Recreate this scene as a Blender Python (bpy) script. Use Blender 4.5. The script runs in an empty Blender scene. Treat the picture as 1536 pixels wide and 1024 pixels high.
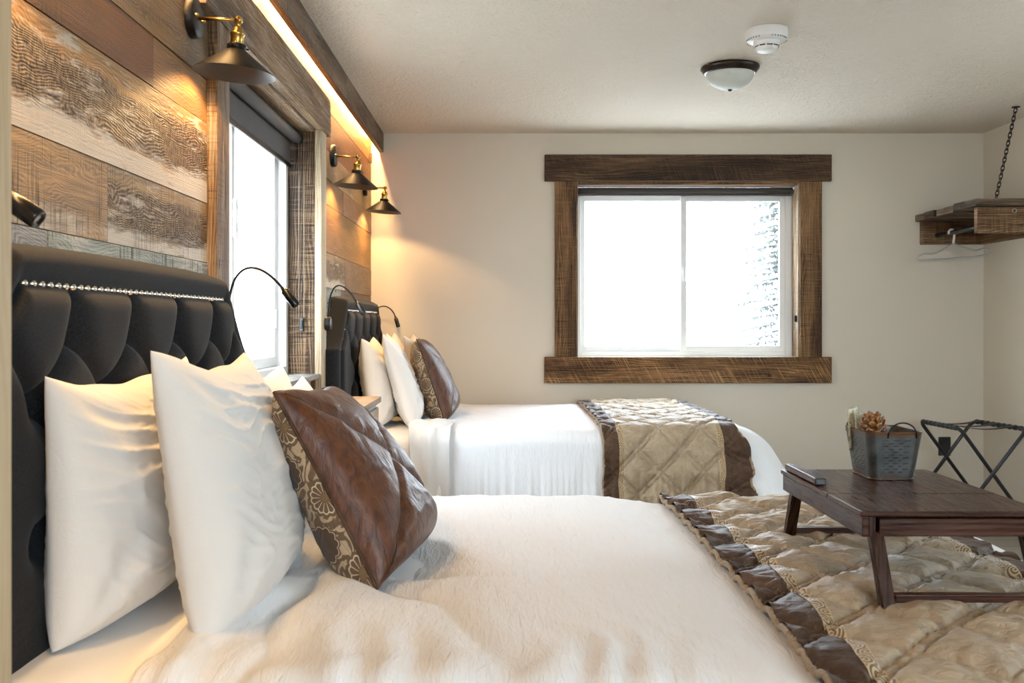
import bpy, bmesh, math, random
from mathutils import Vector, Matrix, noise
PI = math.pi
random.seed(7)
SC = bpy.context.scene
COL = SC.collection
H = 1.18            # camera height above the floor
ZC = H + 1.1875     # ceiling
XW = -0.825         # face of the plank wall
XR = 3.0            # right wall
YB = 6.04           # back wall
YR = -2.0           # wall behind the camera

# ------------------------------------------------------------------ camera
cam_d = bpy.data.cameras.new('camera')
cam = bpy.data.objects.new('camera', cam_d); COL.objects.link(cam)
cam.location = (0, 0, H); cam.rotation_euler = (PI/2, 0, 0)
cam_d.sensor_width = 36; cam_d.lens = 36*1450/1536
cam_d.shift_x = 13/1536; cam_d.shift_y = -27/1536
cam_d.clip_start = 0.02; cam_d.clip_end = 300
cam_d.dof.use_dof = True; cam_d.dof.focus_distance = 2.9; cam_d.dof.aperture_fstop = 9.0
SC.camera = cam
# ------------------------------------------------------------------ world, exposure
w = bpy.data.worlds.new('overcast_sky'); SC.world = w; w.use_nodes = True
wn = w.node_tree; bg = wn.nodes['Background']
bg.inputs['Color'].default_value = (0.77, 0.89, 1.0, 1)
bg.inputs['Strength'].default_value = 19.0
vs = SC.view_settings
vs.view_transform = 'Standard'; vs.look = 'None'; vs.gamma = 1.0; vs.use_curve_mapping = False
vs.exposure = 0.13
SC.cycles.use_denoising = True
SC.cycles.max_bounces = 10; SC.cycles.diffuse_bounces = 6; SC.cycles.glossy_bounces = 4
SC.cycles.transparent_max_bounces = 12; SC.cycles.sample_clamp_indirect = 6.0
SC.cycles.caustics_reflective = False; SC.cycles.caustics_refractive = False

def area(name, loc, rot, sx, sy, power=10, col=(1, 1, 1), portal=False):
    l = bpy.data.lights.new(name, 'AREA'); l.shape = 'RECTANGLE'; l.size = sx; l.size_y = sy
    l.energy = power; l.color = col
    if portal: l.cycles.is_portal = True
    o = bpy.data.objects.new(name, l); COL.objects.link(o); o.location = loc; o.rotation_euler = rot
    return o
# daylight portals at the window openings, seen and added (they guide the sky light, give none of their own)
area('portal_left_window', (-1.02, 3.53, H+.26), (0, -PI/2, 0), 0.96, 1.4, portal=True)
area('portal_back_window', (1.15, 6.22, H+.31), (-PI/2, 0, 0), 1.38, 1.03, portal=True)
SW = (2.7, 3.7, 1.45, 2.15)     # unseen window added to the right wall to brighten the room: y0, y1, z0, z1
RW = (.4, 2.7, .95, 2.15)       # window added behind the camera as daylight fill: x0, x1, z0, z1
area('portal_added_side_window', (XR+.12, (SW[0]+SW[1])/2, (SW[2]+SW[3])/2), (0, PI/2, 0), SW[3]-SW[2], SW[1]-SW[0], portal=True)
area('portal_added_rear_window', ((RW[0]+RW[1])/2, YR-.12, (RW[2]+RW[3])/2), (PI/2, 0, 0), RW[1]-RW[0], RW[3]-RW[2], portal=True)
WARM = (1.0, 0.60, 0.24)
# LED tape behind the ceiling valance
area('led_tape_light', (-.797, 3.3, ZC-.018), (0, math.radians(-12), 0), 0.02, 5.4, power=90, col=WARM)

# ------------------------------------------------------------------ mesh helpers
class MB:
    def __init__(s):
        s.v = []; s.f = []; s.uv = []; s.mi = []; s.smooth = []
    def add(s, vs_, fs, uvs=None, smooth=True, mi=0):
        b = len(s.v); s.v += [Vector(p) for p in vs_]
        for i, f in enumerate(fs):
            s.f.append([b+k for k in f]); s.mi.append(mi); s.smooth.append(smooth)
            s.uv.append(uvs[i] if uvs else None)
        return s
    def box(s, x0, x1, y0, y1, z0, z1, mi=0, along=None, M=None, uo=None):
        c = [(x, y, z) for x in (x0, x1) for y in (y0, y1) for z in (z0, z1)]
        fs = [(0, 1, 3, 2), (4, 6, 7, 5), (0, 4, 5, 1), (2, 3, 7, 6), (0, 2, 6, 4), (1, 5, 7, 3)]
        d = [x1-x0, y1-y0, z1-z0]
        L = along if along is not None else d.index(max(d))
        ou, ov = uo if uo else (random.uniform(0, 40), random.uniform(0, 40))
        uvs = []
        for fi, f in enumerate(fs):
            nax = (0, 0, 1, 1, 2, 2)[fi]
            ot = [a for a in range(3) if a != L]
            q = []
            for k in f:
                p = c[k]
                if nax == L: q.append((p[ot[0]]*1.0+ou, p[ot[1]]+ov))
                else:
                    t = [a for a in range(3) if a not in (L, nax)][0]
                    q.append((p[L]+ou, p[t]+ov))
            uvs.append(q)
        if M is not None: c = [M @ Vector(p) for p in c]
        return s.add(c, fs, uvs, False, mi)
    def tube(s, pts, r, seg=10, cap=True, mi=0, closed=False):
        pts = [Vector(p) for p in pts]; n = len(pts)
        rr = r if isinstance(r, (list, tuple)) else [r]*n
        vs_, up = [], None
        for i, p in enumerate(pts):
            a = pts[(i-1) % n] if (i > 0 or closed) else p
            b = pts[(i+1) % n] if (i < n-1 or closed) else p
            t = (b-a).normalized()
            if up is None:
                up = Vector((0, 0, 1)) if abs(t.z) < .9 else Vector((1, 0, 0))
            up = (up - t*up.dot(t)).normalized(); sd = t.cross(up)
            for k in range(seg):
                an = 2*PI*k/seg
                vs_.append(p + (up*math.cos(an)+sd*math.sin(an))*rr[i])
        fs = []
        for i in range(n if closed else n-1):
            j = (i+1) % n
            for k in range(seg):
                k2 = (k+1) % seg
                fs.append((i*seg+k, j*seg+k, j*seg+k2, i*seg+k2))
        s.add(vs_, fs, None, True, mi)
        if cap and not closed:
            b = len(s.v)-len(vs_)
            s.f.append([b+k for k in range(seg)]); s.mi.append(mi); s.smooth.append(False); s.uv.append(None)
            s.f.append([b+(n-1)*seg+k for k in range(seg)][::-1]); s.mi.append(mi); s.smooth.append(False); s.uv.append(None)
        return s
    def lathe(s, prof, M=None, seg=32, mi=0, smooth=True):
        M = M or Matrix(); vs_ = []
        for r, z in prof:
            for k in range(seg):
                a = 2*PI*k/seg; vs_.append(M @ Vector((r*math.cos(a), r*math.sin(a), z)))
        fs = []
        for i in range(len(prof)-1):
            for k in range(seg):
                k2 = (k+1) % seg
                fs.append((i*seg+k, i*seg+k2, (i+1)*seg+k2, (i+1)*seg+k))
        return s.add(vs_, fs, None, smooth, mi)
    def grid(s, nu, nv, fn, mi=0, uvf=None, skip=None):
        vs_ = [fn(i/nu, j/nv) for i in range(nu+1) for j in range(nv+1)]
        fs, uvs = [], []
        for i in range(nu):
            for j in range(nv):
                if skip and skip(i, j): continue
                a = i*(nv+1)+j
                fs.append((a, a+nv+1, a+nv+2, a+1))
                if uvf: uvs.append([uvf(i/nu, j/nv), uvf((i+1)/nu, j/nv), uvf((i+1)/nu, (j+1)/nv), uvf(i/nu, (j+1)/nv)])
        return s.add(vs_, fs, uvs if uvf else None, True, mi)
    def bounds(s):
        xs = [p.x for p in s.v]; ys = [p.y for p in s.v]; zs = [p.z for p in s.v]
        return min(xs), max(xs), min(ys), max(ys), min(zs), max(zs)

def wloc(o):
    p = Vector((0, 0, 0))
    while o: p += o.location; o = o.parent
    return p
def build(name, mb, mat, parent=None, bevel=0, weld=False, solid=0, recalc=False, subs=0, origin=True):
    """link the collected shapes as one mesh object; verts are given in world coordinates"""
    me = bpy.data.meshes.new(name)
    if parent is not None and not origin: loc = Vector((0, 0, 0))
    else:
        b = mb.bounds(); loc = Vector(((b[0]+b[1])/2, (b[2]+b[3])/2, b[4]))
    base = wloc(parent) if parent else Vector((0, 0, 0))
    me.from_pydata([tuple(p-loc) for p in mb.v], [], mb.f)
    if any(u is not None for u in mb.uv):
        ul = me.uv_layers.new(name='UVMap'); k = 0; data = [0.0]*(2*len(me.loops))
        for f, u in zip(mb.f, mb.uv):
            for q in range(len(f)):
                if u is not None: data[2*k] = u[q][0]; data[2*k+1] = u[q][1]
                k += 1
        ul.data.foreach_set('uv', data)
    me.polygons.foreach_set('use_smooth', mb.smooth)
    me.polygons.foreach_set('material_index', mb.mi)
    for m in (mat if isinstance(mat, (list, tuple)) else [mat]): me.materials.append(m)
    if weld or recalc:
        bm = bmesh.new(); bm.from_mesh(me)
        if weld: bmesh.ops.remove_doubles(bm, verts=bm.verts, dist=1e-4)
        bmesh.ops.recalc_face_normals(bm, faces=bm.faces)
        bm.to_mesh(me); bm.free()
    me.update()
    o = bpy.data.objects.new(name, me); COL.objects.link(o)
    if parent: o.parent = parent
    o.location = loc - base
    if solid:
        m = o.modifiers.new('solid', 'SOLIDIFY'); m.thickness = solid; m.offset = 0
    if subs:
        m = o.modifiers.new('sub', 'SUBSURF'); m.levels = subs; m.render_levels = subs
    if bevel:
        m = o.modifiers.new('bev', 'BEVEL'); m.width = bevel; m.segments = 2; m.limit_method = 'ANGLE'; m.angle_limit = .6
    return o
def tag(o, label=None, cat=None, group=None, kind=None):
    if label: o['label'] = label
    if cat: o['category'] = cat
    if group: o['group'] = group
    if kind: o['kind'] = kind
    return o
def thing(name, loc, label=None, cat=None, group=None, kind=None):
    o = bpy.data.objects.new(name, None); o.empty_display_size = .05
    COL.objects.link(o); o.location = loc
    return tag(o, label, cat, group, kind)
def sm(a, b, x):
    t = max(0, min(1, (x-a)/(b-a))); return t*t*(3-2*t)
def nz(x, y=0, z=0): return noise.noise(Vector((x, y, z)))
def fr(x, y=0, z=0, o=4): return noise.fractal(Vector((x, y, z)), 0.9, 2.0, o)
def bez(p0, p1, p2, p3, n=20):
    p0, p1, p2, p3 = map(Vector, (p0, p1, p2, p3)); out = []
    for i in range(n+1):
        t = i/n; q = 1-t; out.append(p0*q**3+p1*3*q*q*t+p2*3*q*t*t+p3*t**3)
    return out

# ------------------------------------------------------------------ materials
class NT:
    def __init__(s, name):
        s.m = bpy.data.materials.new(name); s.m.use_nodes = True; s.t = s.m.node_tree
        s.b = s.t.nodes['Principled BSDF']; s.out = s.t.nodes['Material Output']
    def n(s, typ, ins=None, **kw):
        nd = s.t.nodes.new('ShaderNode'+typ)
        for k, v in kw.items(): setattr(nd, k, v)
        for k, v in (ins or {}).items(): s.put(nd.inputs[k], v)
        return nd
    def put(s, sock, v):
        if isinstance(v, bpy.types.NodeSocket): s.t.links.new(v, sock)
        else: sock.default_value = v
    def math(s, op, a, b=None, c=None, clamp=False):
        nd = s.t.nodes.new('ShaderNodeMath'); nd.operation = op; nd.use_clamp = clamp
        for i, v in enumerate((a, b, c)):
            if v is not None: s.put(nd.inputs[i], v)
        return nd.outputs[0]
    def vmul(s, vec, xyz, add=None):
        nd = s.n('VectorMath', operation='MULTIPLY'); s.put(nd.inputs[0], vec); nd.inputs[1].default_value = xyz
        return nd.outputs[0]
    def noise(s, vec, scale=1, detail=4, rough=.55, dist=0):
        return s.n('TexNoise', {'Vector': vec, 'Scale': scale, 'Detail': detail, 'Roughness': rough, 'Distortion': dist}).outputs['Fac']
    def ramp(s, fac, stops, interp='LINEAR'):
        nd = s.n('ValToRGB', {'Fac': fac}); cr = nd.color_ramp; cr.interpolation = interp
        while len(cr.elements) < len(stops): cr.elements.new(.5)
        for e, (p, c) in zip(cr.elements, stops):
            e.position = p; e.color = (c, c, c, 1) if isinstance(c, (int, float)) else (*c, 1)
        return nd.outputs['Color']
    def mr(s, v, a, b, c=0, d=1):
        return s.n('MapRange', {'Value': v, 'From Min': a, 'From Max': b, 'To Min': c, 'To Max': d}).outputs['Result']
    def mix(s, fac, a, b, mode='MIX'):
        nd = s.n('Mix', data_type='RGBA', blend_type=mode)
        s.put(nd.inputs[0], fac)
        for i, v in ((6, a), (7, b)):
            s.put(nd.inputs[i], v if isinstance(v, bpy.types.NodeSocket) else (*v, 1))
        return nd.outputs[2]
    def bump(s, h, strength=.3, dist=.002, prev=None):
        nd = s.n('Bump', {'Height': h, 'Strength': strength, 'Distance': dist})
        if prev: s.put(nd.inputs['Normal'], prev)
        return nd.outputs['Normal']
    def fin(s, color=None, rough=None, metal=None, normal=None, **kw):
        b = s.b
        if color is not None: s.put(b.inputs['Base Color'], color if isinstance(color, bpy.types.NodeSocket) else (*color, 1))
        if rough is not None: s.put(b.inputs['Roughness'], rough)
        if metal is not None: s.put(b.inputs['Metallic'], metal)
        if normal is not None: s.put(b.inputs['Normal'], normal)
        for k, v in kw.items(): s.put(b.inputs[k.replace('_', ' ')], v)
        return s.m
def rings(T, uv, freq, nu, nv, amp, ph=0.0):
    s_ = T.n('SeparateXYZ', {0: uv})
    low = T.noise(T.vmul(uv, (nu, nv, 1)), 1, 3, .5, .3)
    p_ = T.math('ADD', T.math('MULTIPLY', s_.outputs[1], freq*6.283), T.math('MULTIPLY', low, amp*6.283))
    return T.math('ADD', T.math('MULTIPLY', T.math('SINE', p_), .5), .5)
def obj_co(T): return T.n('TexCoord').outputs['Object']
def gen_pos(T): return T.n('NewGeometry').outputs['Position']
def uv_co(T): return T.n('UVMap', uv_map='UVMap').outputs['UV']
def plain(name, col, rough=.5, metal=0, **kw): return NT(name).fin(col, rough, metal, **kw)

def wood(name, cols, rough=.6, sawn=.5, bump=.5, grain=1.0, white=0.0, ring=.5, spec=.2, diag=0.0, lite=0.0):
    T = NT(name); uv = uv_co(T)
    fine = T.noise(T.vmul(uv, (4*grain, 110*grain, 1)), 1, 5, .6, .4)
    cath_v = T.math('ADD', T.math('MULTIPLY', rings(T, uv, 95, 1.5, 9, 9), .55), T.math('MULTIPLY', T.noise(T.vmul(uv, (30, 90, 1)), 1, 3), .45))
    big = T.noise(T.vmul(uv, (1.1, 7, 1)), 1, 3, .5, .5)
    a = T.math('ADD', T.math('MULTIPLY', fine, 1-ring*.6), T.math('MULTIPLY', cath_v, ring*.6))
    fac = T.math('ADD', T.math('MULTIPLY', a, .55), T.math('MULTIPLY', big, .45))
    facn = T.mr(fac, .36, .64)
    c = T.ramp(facn, [(.08, cols[0]), (.40, cols[1]), (.66, cols[2]), (.95, cols[3])])
    # saw marks: short strokes across the board
    sv = uv
    if diag:
        sep = T.n('SeparateXYZ', {0: uv})
        cx = T.n('CombineXYZ', {0: T.math('ADD', sep.outputs[0], T.math('MULTIPLY', sep.outputs[1], diag)), 1: sep.outputs[1], 2: 0.0})
        sv = cx.outputs[0]
    saw = T.noise(T.vmul(sv, (170, 5, 1)), 1, 2, .5, 0)
    smask = T.mr(T.noise(T.vmul(uv, (2.2, 6, 1)), 1, 2), .42, .6)
    sawm = T.math('MULTIPLY', T.mr(saw, .5, .68), T.math('MULTIPLY', smask, sawn), clamp=True)
    c = T.mix(sawm, c, tuple(x*.25 for x in cols[0]))
    if lite:
        lt = T.math('MULTIPLY', T.mr(T.noise(T.vmul(sv, (120, 4, 1)), 1, 3, .6, 0), .53, .62), T.math('MULTIPLY', T.mr(T.noise(T.vmul(uv, (2, 9, 1)), 1, 3), .36, .55), lite), clamp=True)
        c = T.mix(lt, c, tuple(x*1.1 for x in cols[3]))
    dots = T.n('TexVoronoi', {'Vector': T.vmul(uv, (2.4, 11, 1)), 'Scale': 1.0}).outputs['Distance']
    hole = T.mr(dots, .035, .05, 1, 0)
    c = T.mix(hole, c, (.012, .009, .006))
    if white:
        wm = T.math('MULTIPLY', T.mr(T.noise(T.vmul(uv, (3, 22, 1)), 1, 5, .7), .5, .62), white)
        c = T.mix(wm, c, (.62, .58, .52))
    hgt = T.math('SUBTRACT', fac, T.math('MULTIPLY', sawm, .5))
    return T.fin(c, T.mr(fine, .3, .7, rough-.1, rough+.1), 0, T.bump(hgt, bump, .004), Specular_IOR_Level=spec)

def plank_wood():
    T = NT('reclaimed_plank'); uv = uv_co(T)
    acr = T.n('SeparateXYZ', {0: T.n('UVMap', uv_map='Across').outputs['UV']}); v = acr.outputs[1]
    pc = T.n('Attribute', attribute_name='pcol').outputs['Color']
    par = T.n('SeparateColor', {0: T.n('Attribute', attribute_name='ppar').outputs['Color']})
    grey, wash, saws = par.outputs[0], par.outputs[1], par.outputs[2]
    fine = T.noise(T.vmul(uv, (5, 150, 1)), 1, 5, .62, .5)
    wav = rings(T, uv, 165, 3.2, 7.0, 22)
    ripple = T.noise(T.vmul(uv, (120, 60, 1)), 1, 3, .6, .6)
    mot = T.noise(T.vmul(uv, (2.0, 9, 1)), 1, 4, .6, .6)
    # warm heartwood
    g1 = T.math('ADD', T.math('MULTIPLY', fine, .5), T.math('MULTIPLY', T.math('ADD', T.math('MULTIPLY', wav, .22), T.math('MULTIPLY', mot, .78)), .5))
    shade = T.ramp(g1, [(.32, .22), (.44, .62), (.55, 1.0), (.70, 1.5)])
    warm = T.mix(1.0, pc, shade, 'MULTIPLY')
    # weathered grey centre with rippled raised grain
    rp = T.math('ADD', T.math('MULTIPLY', wav, .15), T.math('ADD', T.math('MULTIPLY', ripple, .50), T.math('ADD', T.math('MULTIPLY', fine, .12), T.math('MULTIPLY', mot, .23))))
    gr = T.ramp(rp, [(.37, (.016, .010, .006)), (.45, (.070, .044, .025)), (.53, (.17, .112, .064)), (.64, (.36, .26, .165))])
    vv = T.math('ADD', v, T.math('MULTIPLY', T.math('SUBTRACT', T.noise(T.vmul(uv, (3.5, 5, 1)), 1, 5, .65), .5), .42))
    band = T.math('MULTIPLY', T.mr(vv, .22, .30), T.mr(vv, .86, .76))
    gmask = T.math('MULTIPLY', band, T.mr(T.math('ADD', grey, T.math('MULTIPLY', T.math('SUBTRACT', mot, .5), .9)), .35, .6), clamp=True)
    c = T.mix(gmask, warm, gr)
    # worn white paint, mostly low on the board
    wn_ = T.noise(T.vmul(uv, (9, 55, 1)), 1, 6, .7, .3)
    low = T.mr(vv, .34, .12)
    wm = T.math('ADD', T.math('MULTIPLY', low, 1.3), T.mr(T.noise(T.vmul(uv, (2.3, 7, 1)), 1, 3), .42, .75, -.2, .7))
    wm = T.math('MULTIPLY', T.mr(T.math('MULTIPLY', T.math('ADD', wm, T.math('MULTIPLY', T.math('SUBTRACT', wn_, .5), 4.5)), wash), .18, .85), .80, clamp=True)
    c = T.mix(wm, c, (.60, .54, .46))
    # saw strokes
    saw = T.noise(T.vmul(uv, (210, 3.5, 1)), 1, 2, .5, .1)
    blot = T.mr(T.noise(T.vmul(uv, (4.5, 8, 1)), 1, 3), .44, .58)
    sk = T.math('MULTIPLY', T.math('MULTIPLY', T.mr(saw, .52, .66), blot), saws, clamp=True)
    c = T.mix(sk, c, (.045, .028, .016))
    dots = T.n('TexVoronoi', {'Vector': T.vmul(uv, (3.0, 9, 1)), 'Scale': 1.0}).outputs['Distance']
    c = T.mix(T.mr(dots, .04, .06, 1, 0), c, (.010, .007, .005))
    hgt = T.math('ADD', T.math('MULTIPLY', rp, T.math('ADD', .25, gmask)), T.math('MULTIPLY', fine, .35))
    hgt = T.math('SUBTRACT', hgt, T.math('MULTIPLY', sk, .4))
    return T.fin(c, T.mr(fine, .3, .7, .40, .62), 0, T.bump(hgt, .9, .006), Specular_IOR_Level=.28)

def paint(name, col, sc=95, st=.22, d=.004):
    T = NT(name); p = gen_pos(T)
    h = T.noise(p, sc, 3, .6); b = T.noise(p, 1.3, 2)
    c = T.mix(T.mr(b, .35, .65, 0, .35), col, tuple(x*.955 for x in col))
    return T.fin(c, .75, 0, T.bump(T.math('ADD', h, T.math('MULTIPLY', T.noise(p, sc*.3, 2), .8)), st, d), Specular_IOR_Level=.25)
M = {}
M['wall'] = paint('wall_paint', (.66, .595, .495), 60, .12, .003)
M['ceiling'] = paint('ceiling_paint', (.66, .585, .49), 70, .8, .010)
M['floor'] = None
M['plank'] = plank_wood()
DK = [(.010, .005, .003), (.042, .021, .010), (.090, .048, .023), (.19, .11, .058)]
M['trim_dark'] = wood('dark_barnwood_header', [tuple(x*.8 for x in c) for c in DK], .6, .5, .6, diag=.4, lite=.3)
M['trim_side'] = wood('barnwood_casing', [(.020, .009, .004), (.085, .041, .016), (.165, .086, .035), (.28, .16, .075)], .6, .6, .6, lite=.3)
M['trim_sill'] = wood('sawn_barnwood_sill', [(.020, .009, .004), (.085, .039, .014), (.185, .092, .034), (.38, .21, .090)], .55, .95, .8, diag=.55, lite=.8)
M['jamb'] = wood('rough_barnwood_jamb', [(.010, .005, .003), (.042, .021, .010), (.10, .055, .026), (.21, .13, .070)], .55, .8, 1.0, ring=.9, lite=.5)
M['casing'] = wood('weathered_grey_casing', [(.045, .024, .012), (.145, .085, .044), (.25, .16, .088), (.36, .25, .155)], .6, .5, .5, white=.2)
M['casing_pale'] = wood('pale_casing', [(.26, .18, .11), (.40, .31, .20), (.48, .39, .28), (.56, .47, .35)], .6, .15, .3)
M['valance'] = wood('brown_valance', [(.032, .018, .010), (.095, .056, .031), (.165, .105, .062), (.26, .18, .11)], .55, .7, .6, white=.08)
M['post'] = wood('pale_post', [(.38, .26, .14), (.46, .33, .19), (.51, .38, .23), (.55, .42, .27)], .6, .0, .15, ring=.3)
M['shelf'] = wood('grey_shelf_board', [(.022, .014, .009), (.075, .050, .032), (.15, .105, .070), (.30, .235, .17)], .65, .5, .7)
M['shelf_apron'] = wood('brown_shelf_apron', [(.022, .010, .005), (.085, .042, .018), (.16, .084, .038), (.32, .22, .13)], .6, .5, .7, lite=.3)
M['sill_grey'] = wood('grey_sill', [(.08, .07, .062), (.19, .17, .15), (.30, .27, .24), (.42, .39, .36)], .45, .3, .4)
M['tray'] = wood('espresso_wood', [(.014, .0045, .0025), (.034, .011, .006), (.058, .020, .010), (.085, .032, .016)], .28, .0, .06, grain=1.6, ring=.3, spec=.3)
M['nightstand'] = wood('brown_nightstand', [(.09, .05, .03), (.22, .14, .085), (.33, .22, .14), (.42, .30, .2)], .5, .2, .3)
M['white_vinyl'] = plain('white_vinyl', (.80, .80, .79), .35)
M['black'] = plain('matte_black_metal', (.012, .011, .011), .42, .6)
M['blackplastic'] = plain('black_plastic', (.012, .012, .012), .4)
M['black_gloss'] = plain('gloss_black_metal', (.01, .01, .01), .22, .3)
M['shade_out'] = plain('shade_black_bronze', (.011, .0095, .0085), .45, .0, Specular_IOR_Level=.18)
M['shade_in'] = plain('shade_inner_grey', (.075, .072, .07), .5, .3)
M['brass'] = plain('aged_brass', (.50, .31, .085), .28, 1.0)
M['nail'] = plain('pewter_nailhead', (.78, .72, .62), .22, 1.0)
M['plastic'] = plain('white_plastic', (.78, .77, .74), .35)
M['bronze'] = plain('oiled_bronze', (.035, .024, .018), .3, .6)
M['frost'] = plain('frosted_glass', (.56, .575, .53), .45, 0)
M['tubeblack'] = plain('rack_black_tube', (.018, .018, .020), .3, .2)
M['strap'] = plain('black_webbing', (.03, .03, .029), .8)
M['outlet'] = plain('outlet_black', (.010, .010, .010), .45)
M['screw'] = plain('dark_screw', (.03, .025, .02), .5, .5)
M['steel'] = plain('brushed_steel', (.55, .55, .55), .3, 1.0)
M['chain'] = plain('black_chain', (.02, .018, .016), .45, .7)
M['hangerm'] = plain('hanger_clear_grey', (.42, .40, .38), .2, .2)
M['beads'] = plain('bead_chain', (.55, .50, .44), .3, .8)
def glow(name, col, st):
    T = NT(name); T.b.inputs['Emission Color'].default_value = (*col, 1); T.b.inputs['Emission Strength'].default_value = st
    return T.fin((.8, .8, .8), .5)
M['led'] = glow('led_tape', (1, .68, .32), 14)
M['bulb'] = glow('warm_bulb', (1, .62, .28), 6)
def glass():
    T = NT('window_glass'); T.t.nodes.remove(T.b)
    g = T.n('BsdfGlossy', {'Roughness': .02}); t = T.n('BsdfTransparent', {'Color': (.97, .98, .98, 1)})
    m = T.n('MixShader', {0: .05}); T.put(m.inputs[1], t.outputs[0]); T.put(m.inputs[2], g.outputs[0])
    T.t.links.new(m.outputs[0], T.out.inputs[0]); return T.m
M['glass'] = glass()
def floor_m():
    T = NT('floor_vinyl_plank'); p = gen_pos(T)
    br = T.n('TexBrick', {'Vector': p, 'Scale': 1.0, 'Color1': (.24, .21, .175, 1), 'Color2': (.28, .245, .205, 1), 'Mortar': (.06, .045, .03, 1), 'Mortar Size': .003, 'Brick Width': 1.2, 'Row Height': .16})
    g = T.noise(T.vmul(p, (3, 60, 1)), 1, 4)
    return T.fin(T.mix(T.mr(g, .3, .7, 0, .4), br.outputs['Color'], (.13, .09, .06)), .45, 0, T.bump(g, .1, .002))
M['floor'] = floor_m()
def cloth(name, col, rough=.85, crinkle=.4, weave=.15, sheen=.3, sc=1.0, stretch=(1, 1, 1)):
    T = NT(name); p = gen_pos(T)
    q = T.vmul(p, stretch)
    a = T.noise(q, 28*sc, 5, .62, .8); b = T.noise(p, 420, 2, .5)
    h = T.math('ADD', T.math('MULTIPLY', a, crinkle), T.math('MULTIPLY', b, weave*.25))
    return T.fin(col, rough, 0, T.bump(h, .9, .006), Sheen_Weight=sheen, Specular_IOR_Level=.2)
M['duvet'] = cloth('white_crinkle_cotton', (.835, .84, .85), .85, .8, .2, .1, 1.0, (3.2, .7, .7))
M['pillow'] = cloth('white_percale', (.69, .675, .65), .8, .30, .1, .2, .8)
M['sheet'] = cloth('white_sheet', (.80, .80, .80), .85, .12, .1, .2, .7)
M['mattress'] = plain('mattress_ticking', (.7, .68, .64), .9)
def headboard_m():
    T = NT('charcoal_linen'); p = gen_pos(T)
    wx = T.noise(T.vmul(p, (200, 900, 200)), 1, 2); wz = T.noise(T.vmul(p, (200, 200, 900)), 1, 2)
    f = T.math('MULTIPLY', T.math('ADD', wx, wz), .5)
    c = T.mix(T.mr(f, .38, .62), (.006, .0065, .008), (.020, .0215, .0245))
    return T.fin(c, .85, 0, T.bump(f, .4, .0015), Sheen_Weight=.06, Specular_IOR_Level=.15)
M['linen'] = headboard_m()
def quilt_m(name, c1, c2, rough, sheen):
    T = NT(name); p = gen_pos(T)
    a = T.noise(T.vmul(p, (1.0, 1.6, 1)), 26, 5, .62, 1.4); b = T.noise(p, 8, 3)
    c = T.mix(T.mr(T.math('ADD', T.math('MULTIPLY', a, .5), T.math('MULTIPLY', b, .5)), .36, .64), c1, c2)
    h = T.math('ADD', T.math('MULTIPLY', a, 1.0), T.math('MULTIPLY', T.noise(p, 90, 3), .25))
    return T.fin(c, rough, 0, T.bump(h, .8, .010), Sheen_Weight=sheen, Specular_IOR_Level=.2)
M['q_beige'] = quilt_m('quilted_beige_satin', (.30, .22, .14), (.46, .365, .25), .5, .08)
M['q_brown'] = quilt_m('quilted_brown_satin', (.042, .020, .010), (.105, .056, .031), .5, .05)
M['q_pipe'] = quilt_m('tan_piping', (.25, .175, .105), (.34, .25, .155), .6, .2)
def ribbon_m():
    T = NT('scroll_ribbon'); uv = uv_co(T)   # u along, v across (0..1), one scroll per 0.028 m
    s = T.n('SeparateXYZ', {0: uv})
    fu = T.math('FRACT', T.math('DIVIDE', s.outputs[0], .024)); du = T.math('SUBTRACT', fu, .5)
    flip = T.math('MULTIPLY', T.math('SUBTRACT', T.math('GREATER_THAN', T.math('FRACT', T.math('DIVIDE', s.outputs[0], .048)), .5), .5), .44)
    dv = T.math('SUBTRACT', T.math('SUBTRACT', s.outputs[1], .5), flip)
    r = T.math('SQRT', T.math('ADD', T.math('MULTIPLY', du, du), T.math('MULTIPLY', dv, dv)))
    an = T.math('ARCTAN2', dv, du)
    sp = T.math('SINE', T.math('ADD', T.math('MULTIPLY', r, 24), an))
    edge = T.math('GREATER_THAN', T.math('ABSOLUTE', T.math('SUBTRACT', s.outputs[1], .5)), .43)
    m = T.math('MAXIMUM', T.mr(sp, -.1, .3), edge)
    c = T.mix(m, (.16, .088, .040), (.52, .39, .22))
    return T.fin(c, .5, 0, T.bump(m, .6, .002), Sheen_Weight=.2)
M['ribbon'] = ribbon_m()
def satin_brown():
    T = NT('brown_satin'); p = obj_co(T)
    a = T.noise(T.vmul(p, (1, 1, .35)), 34, 5, .6, 1.5); b = T.noise(T.vmul(p, (1, 4, 1)), 60, 4, .6)
    c = T.mix(T.mr(a, .35, .65), (.050, .0145, .0040), (.115, .040, .013))
    h = T.math('ADD', a, T.math('MULTIPLY', b, .35))
    return T.fin(c, T.mr(b, .3, .7, .33, .48), 0, T.bump(h, .6, .005), Specular_IOR_Level=.36, Sheen_Weight=.05)
M['satin'] = satin_brown()
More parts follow.
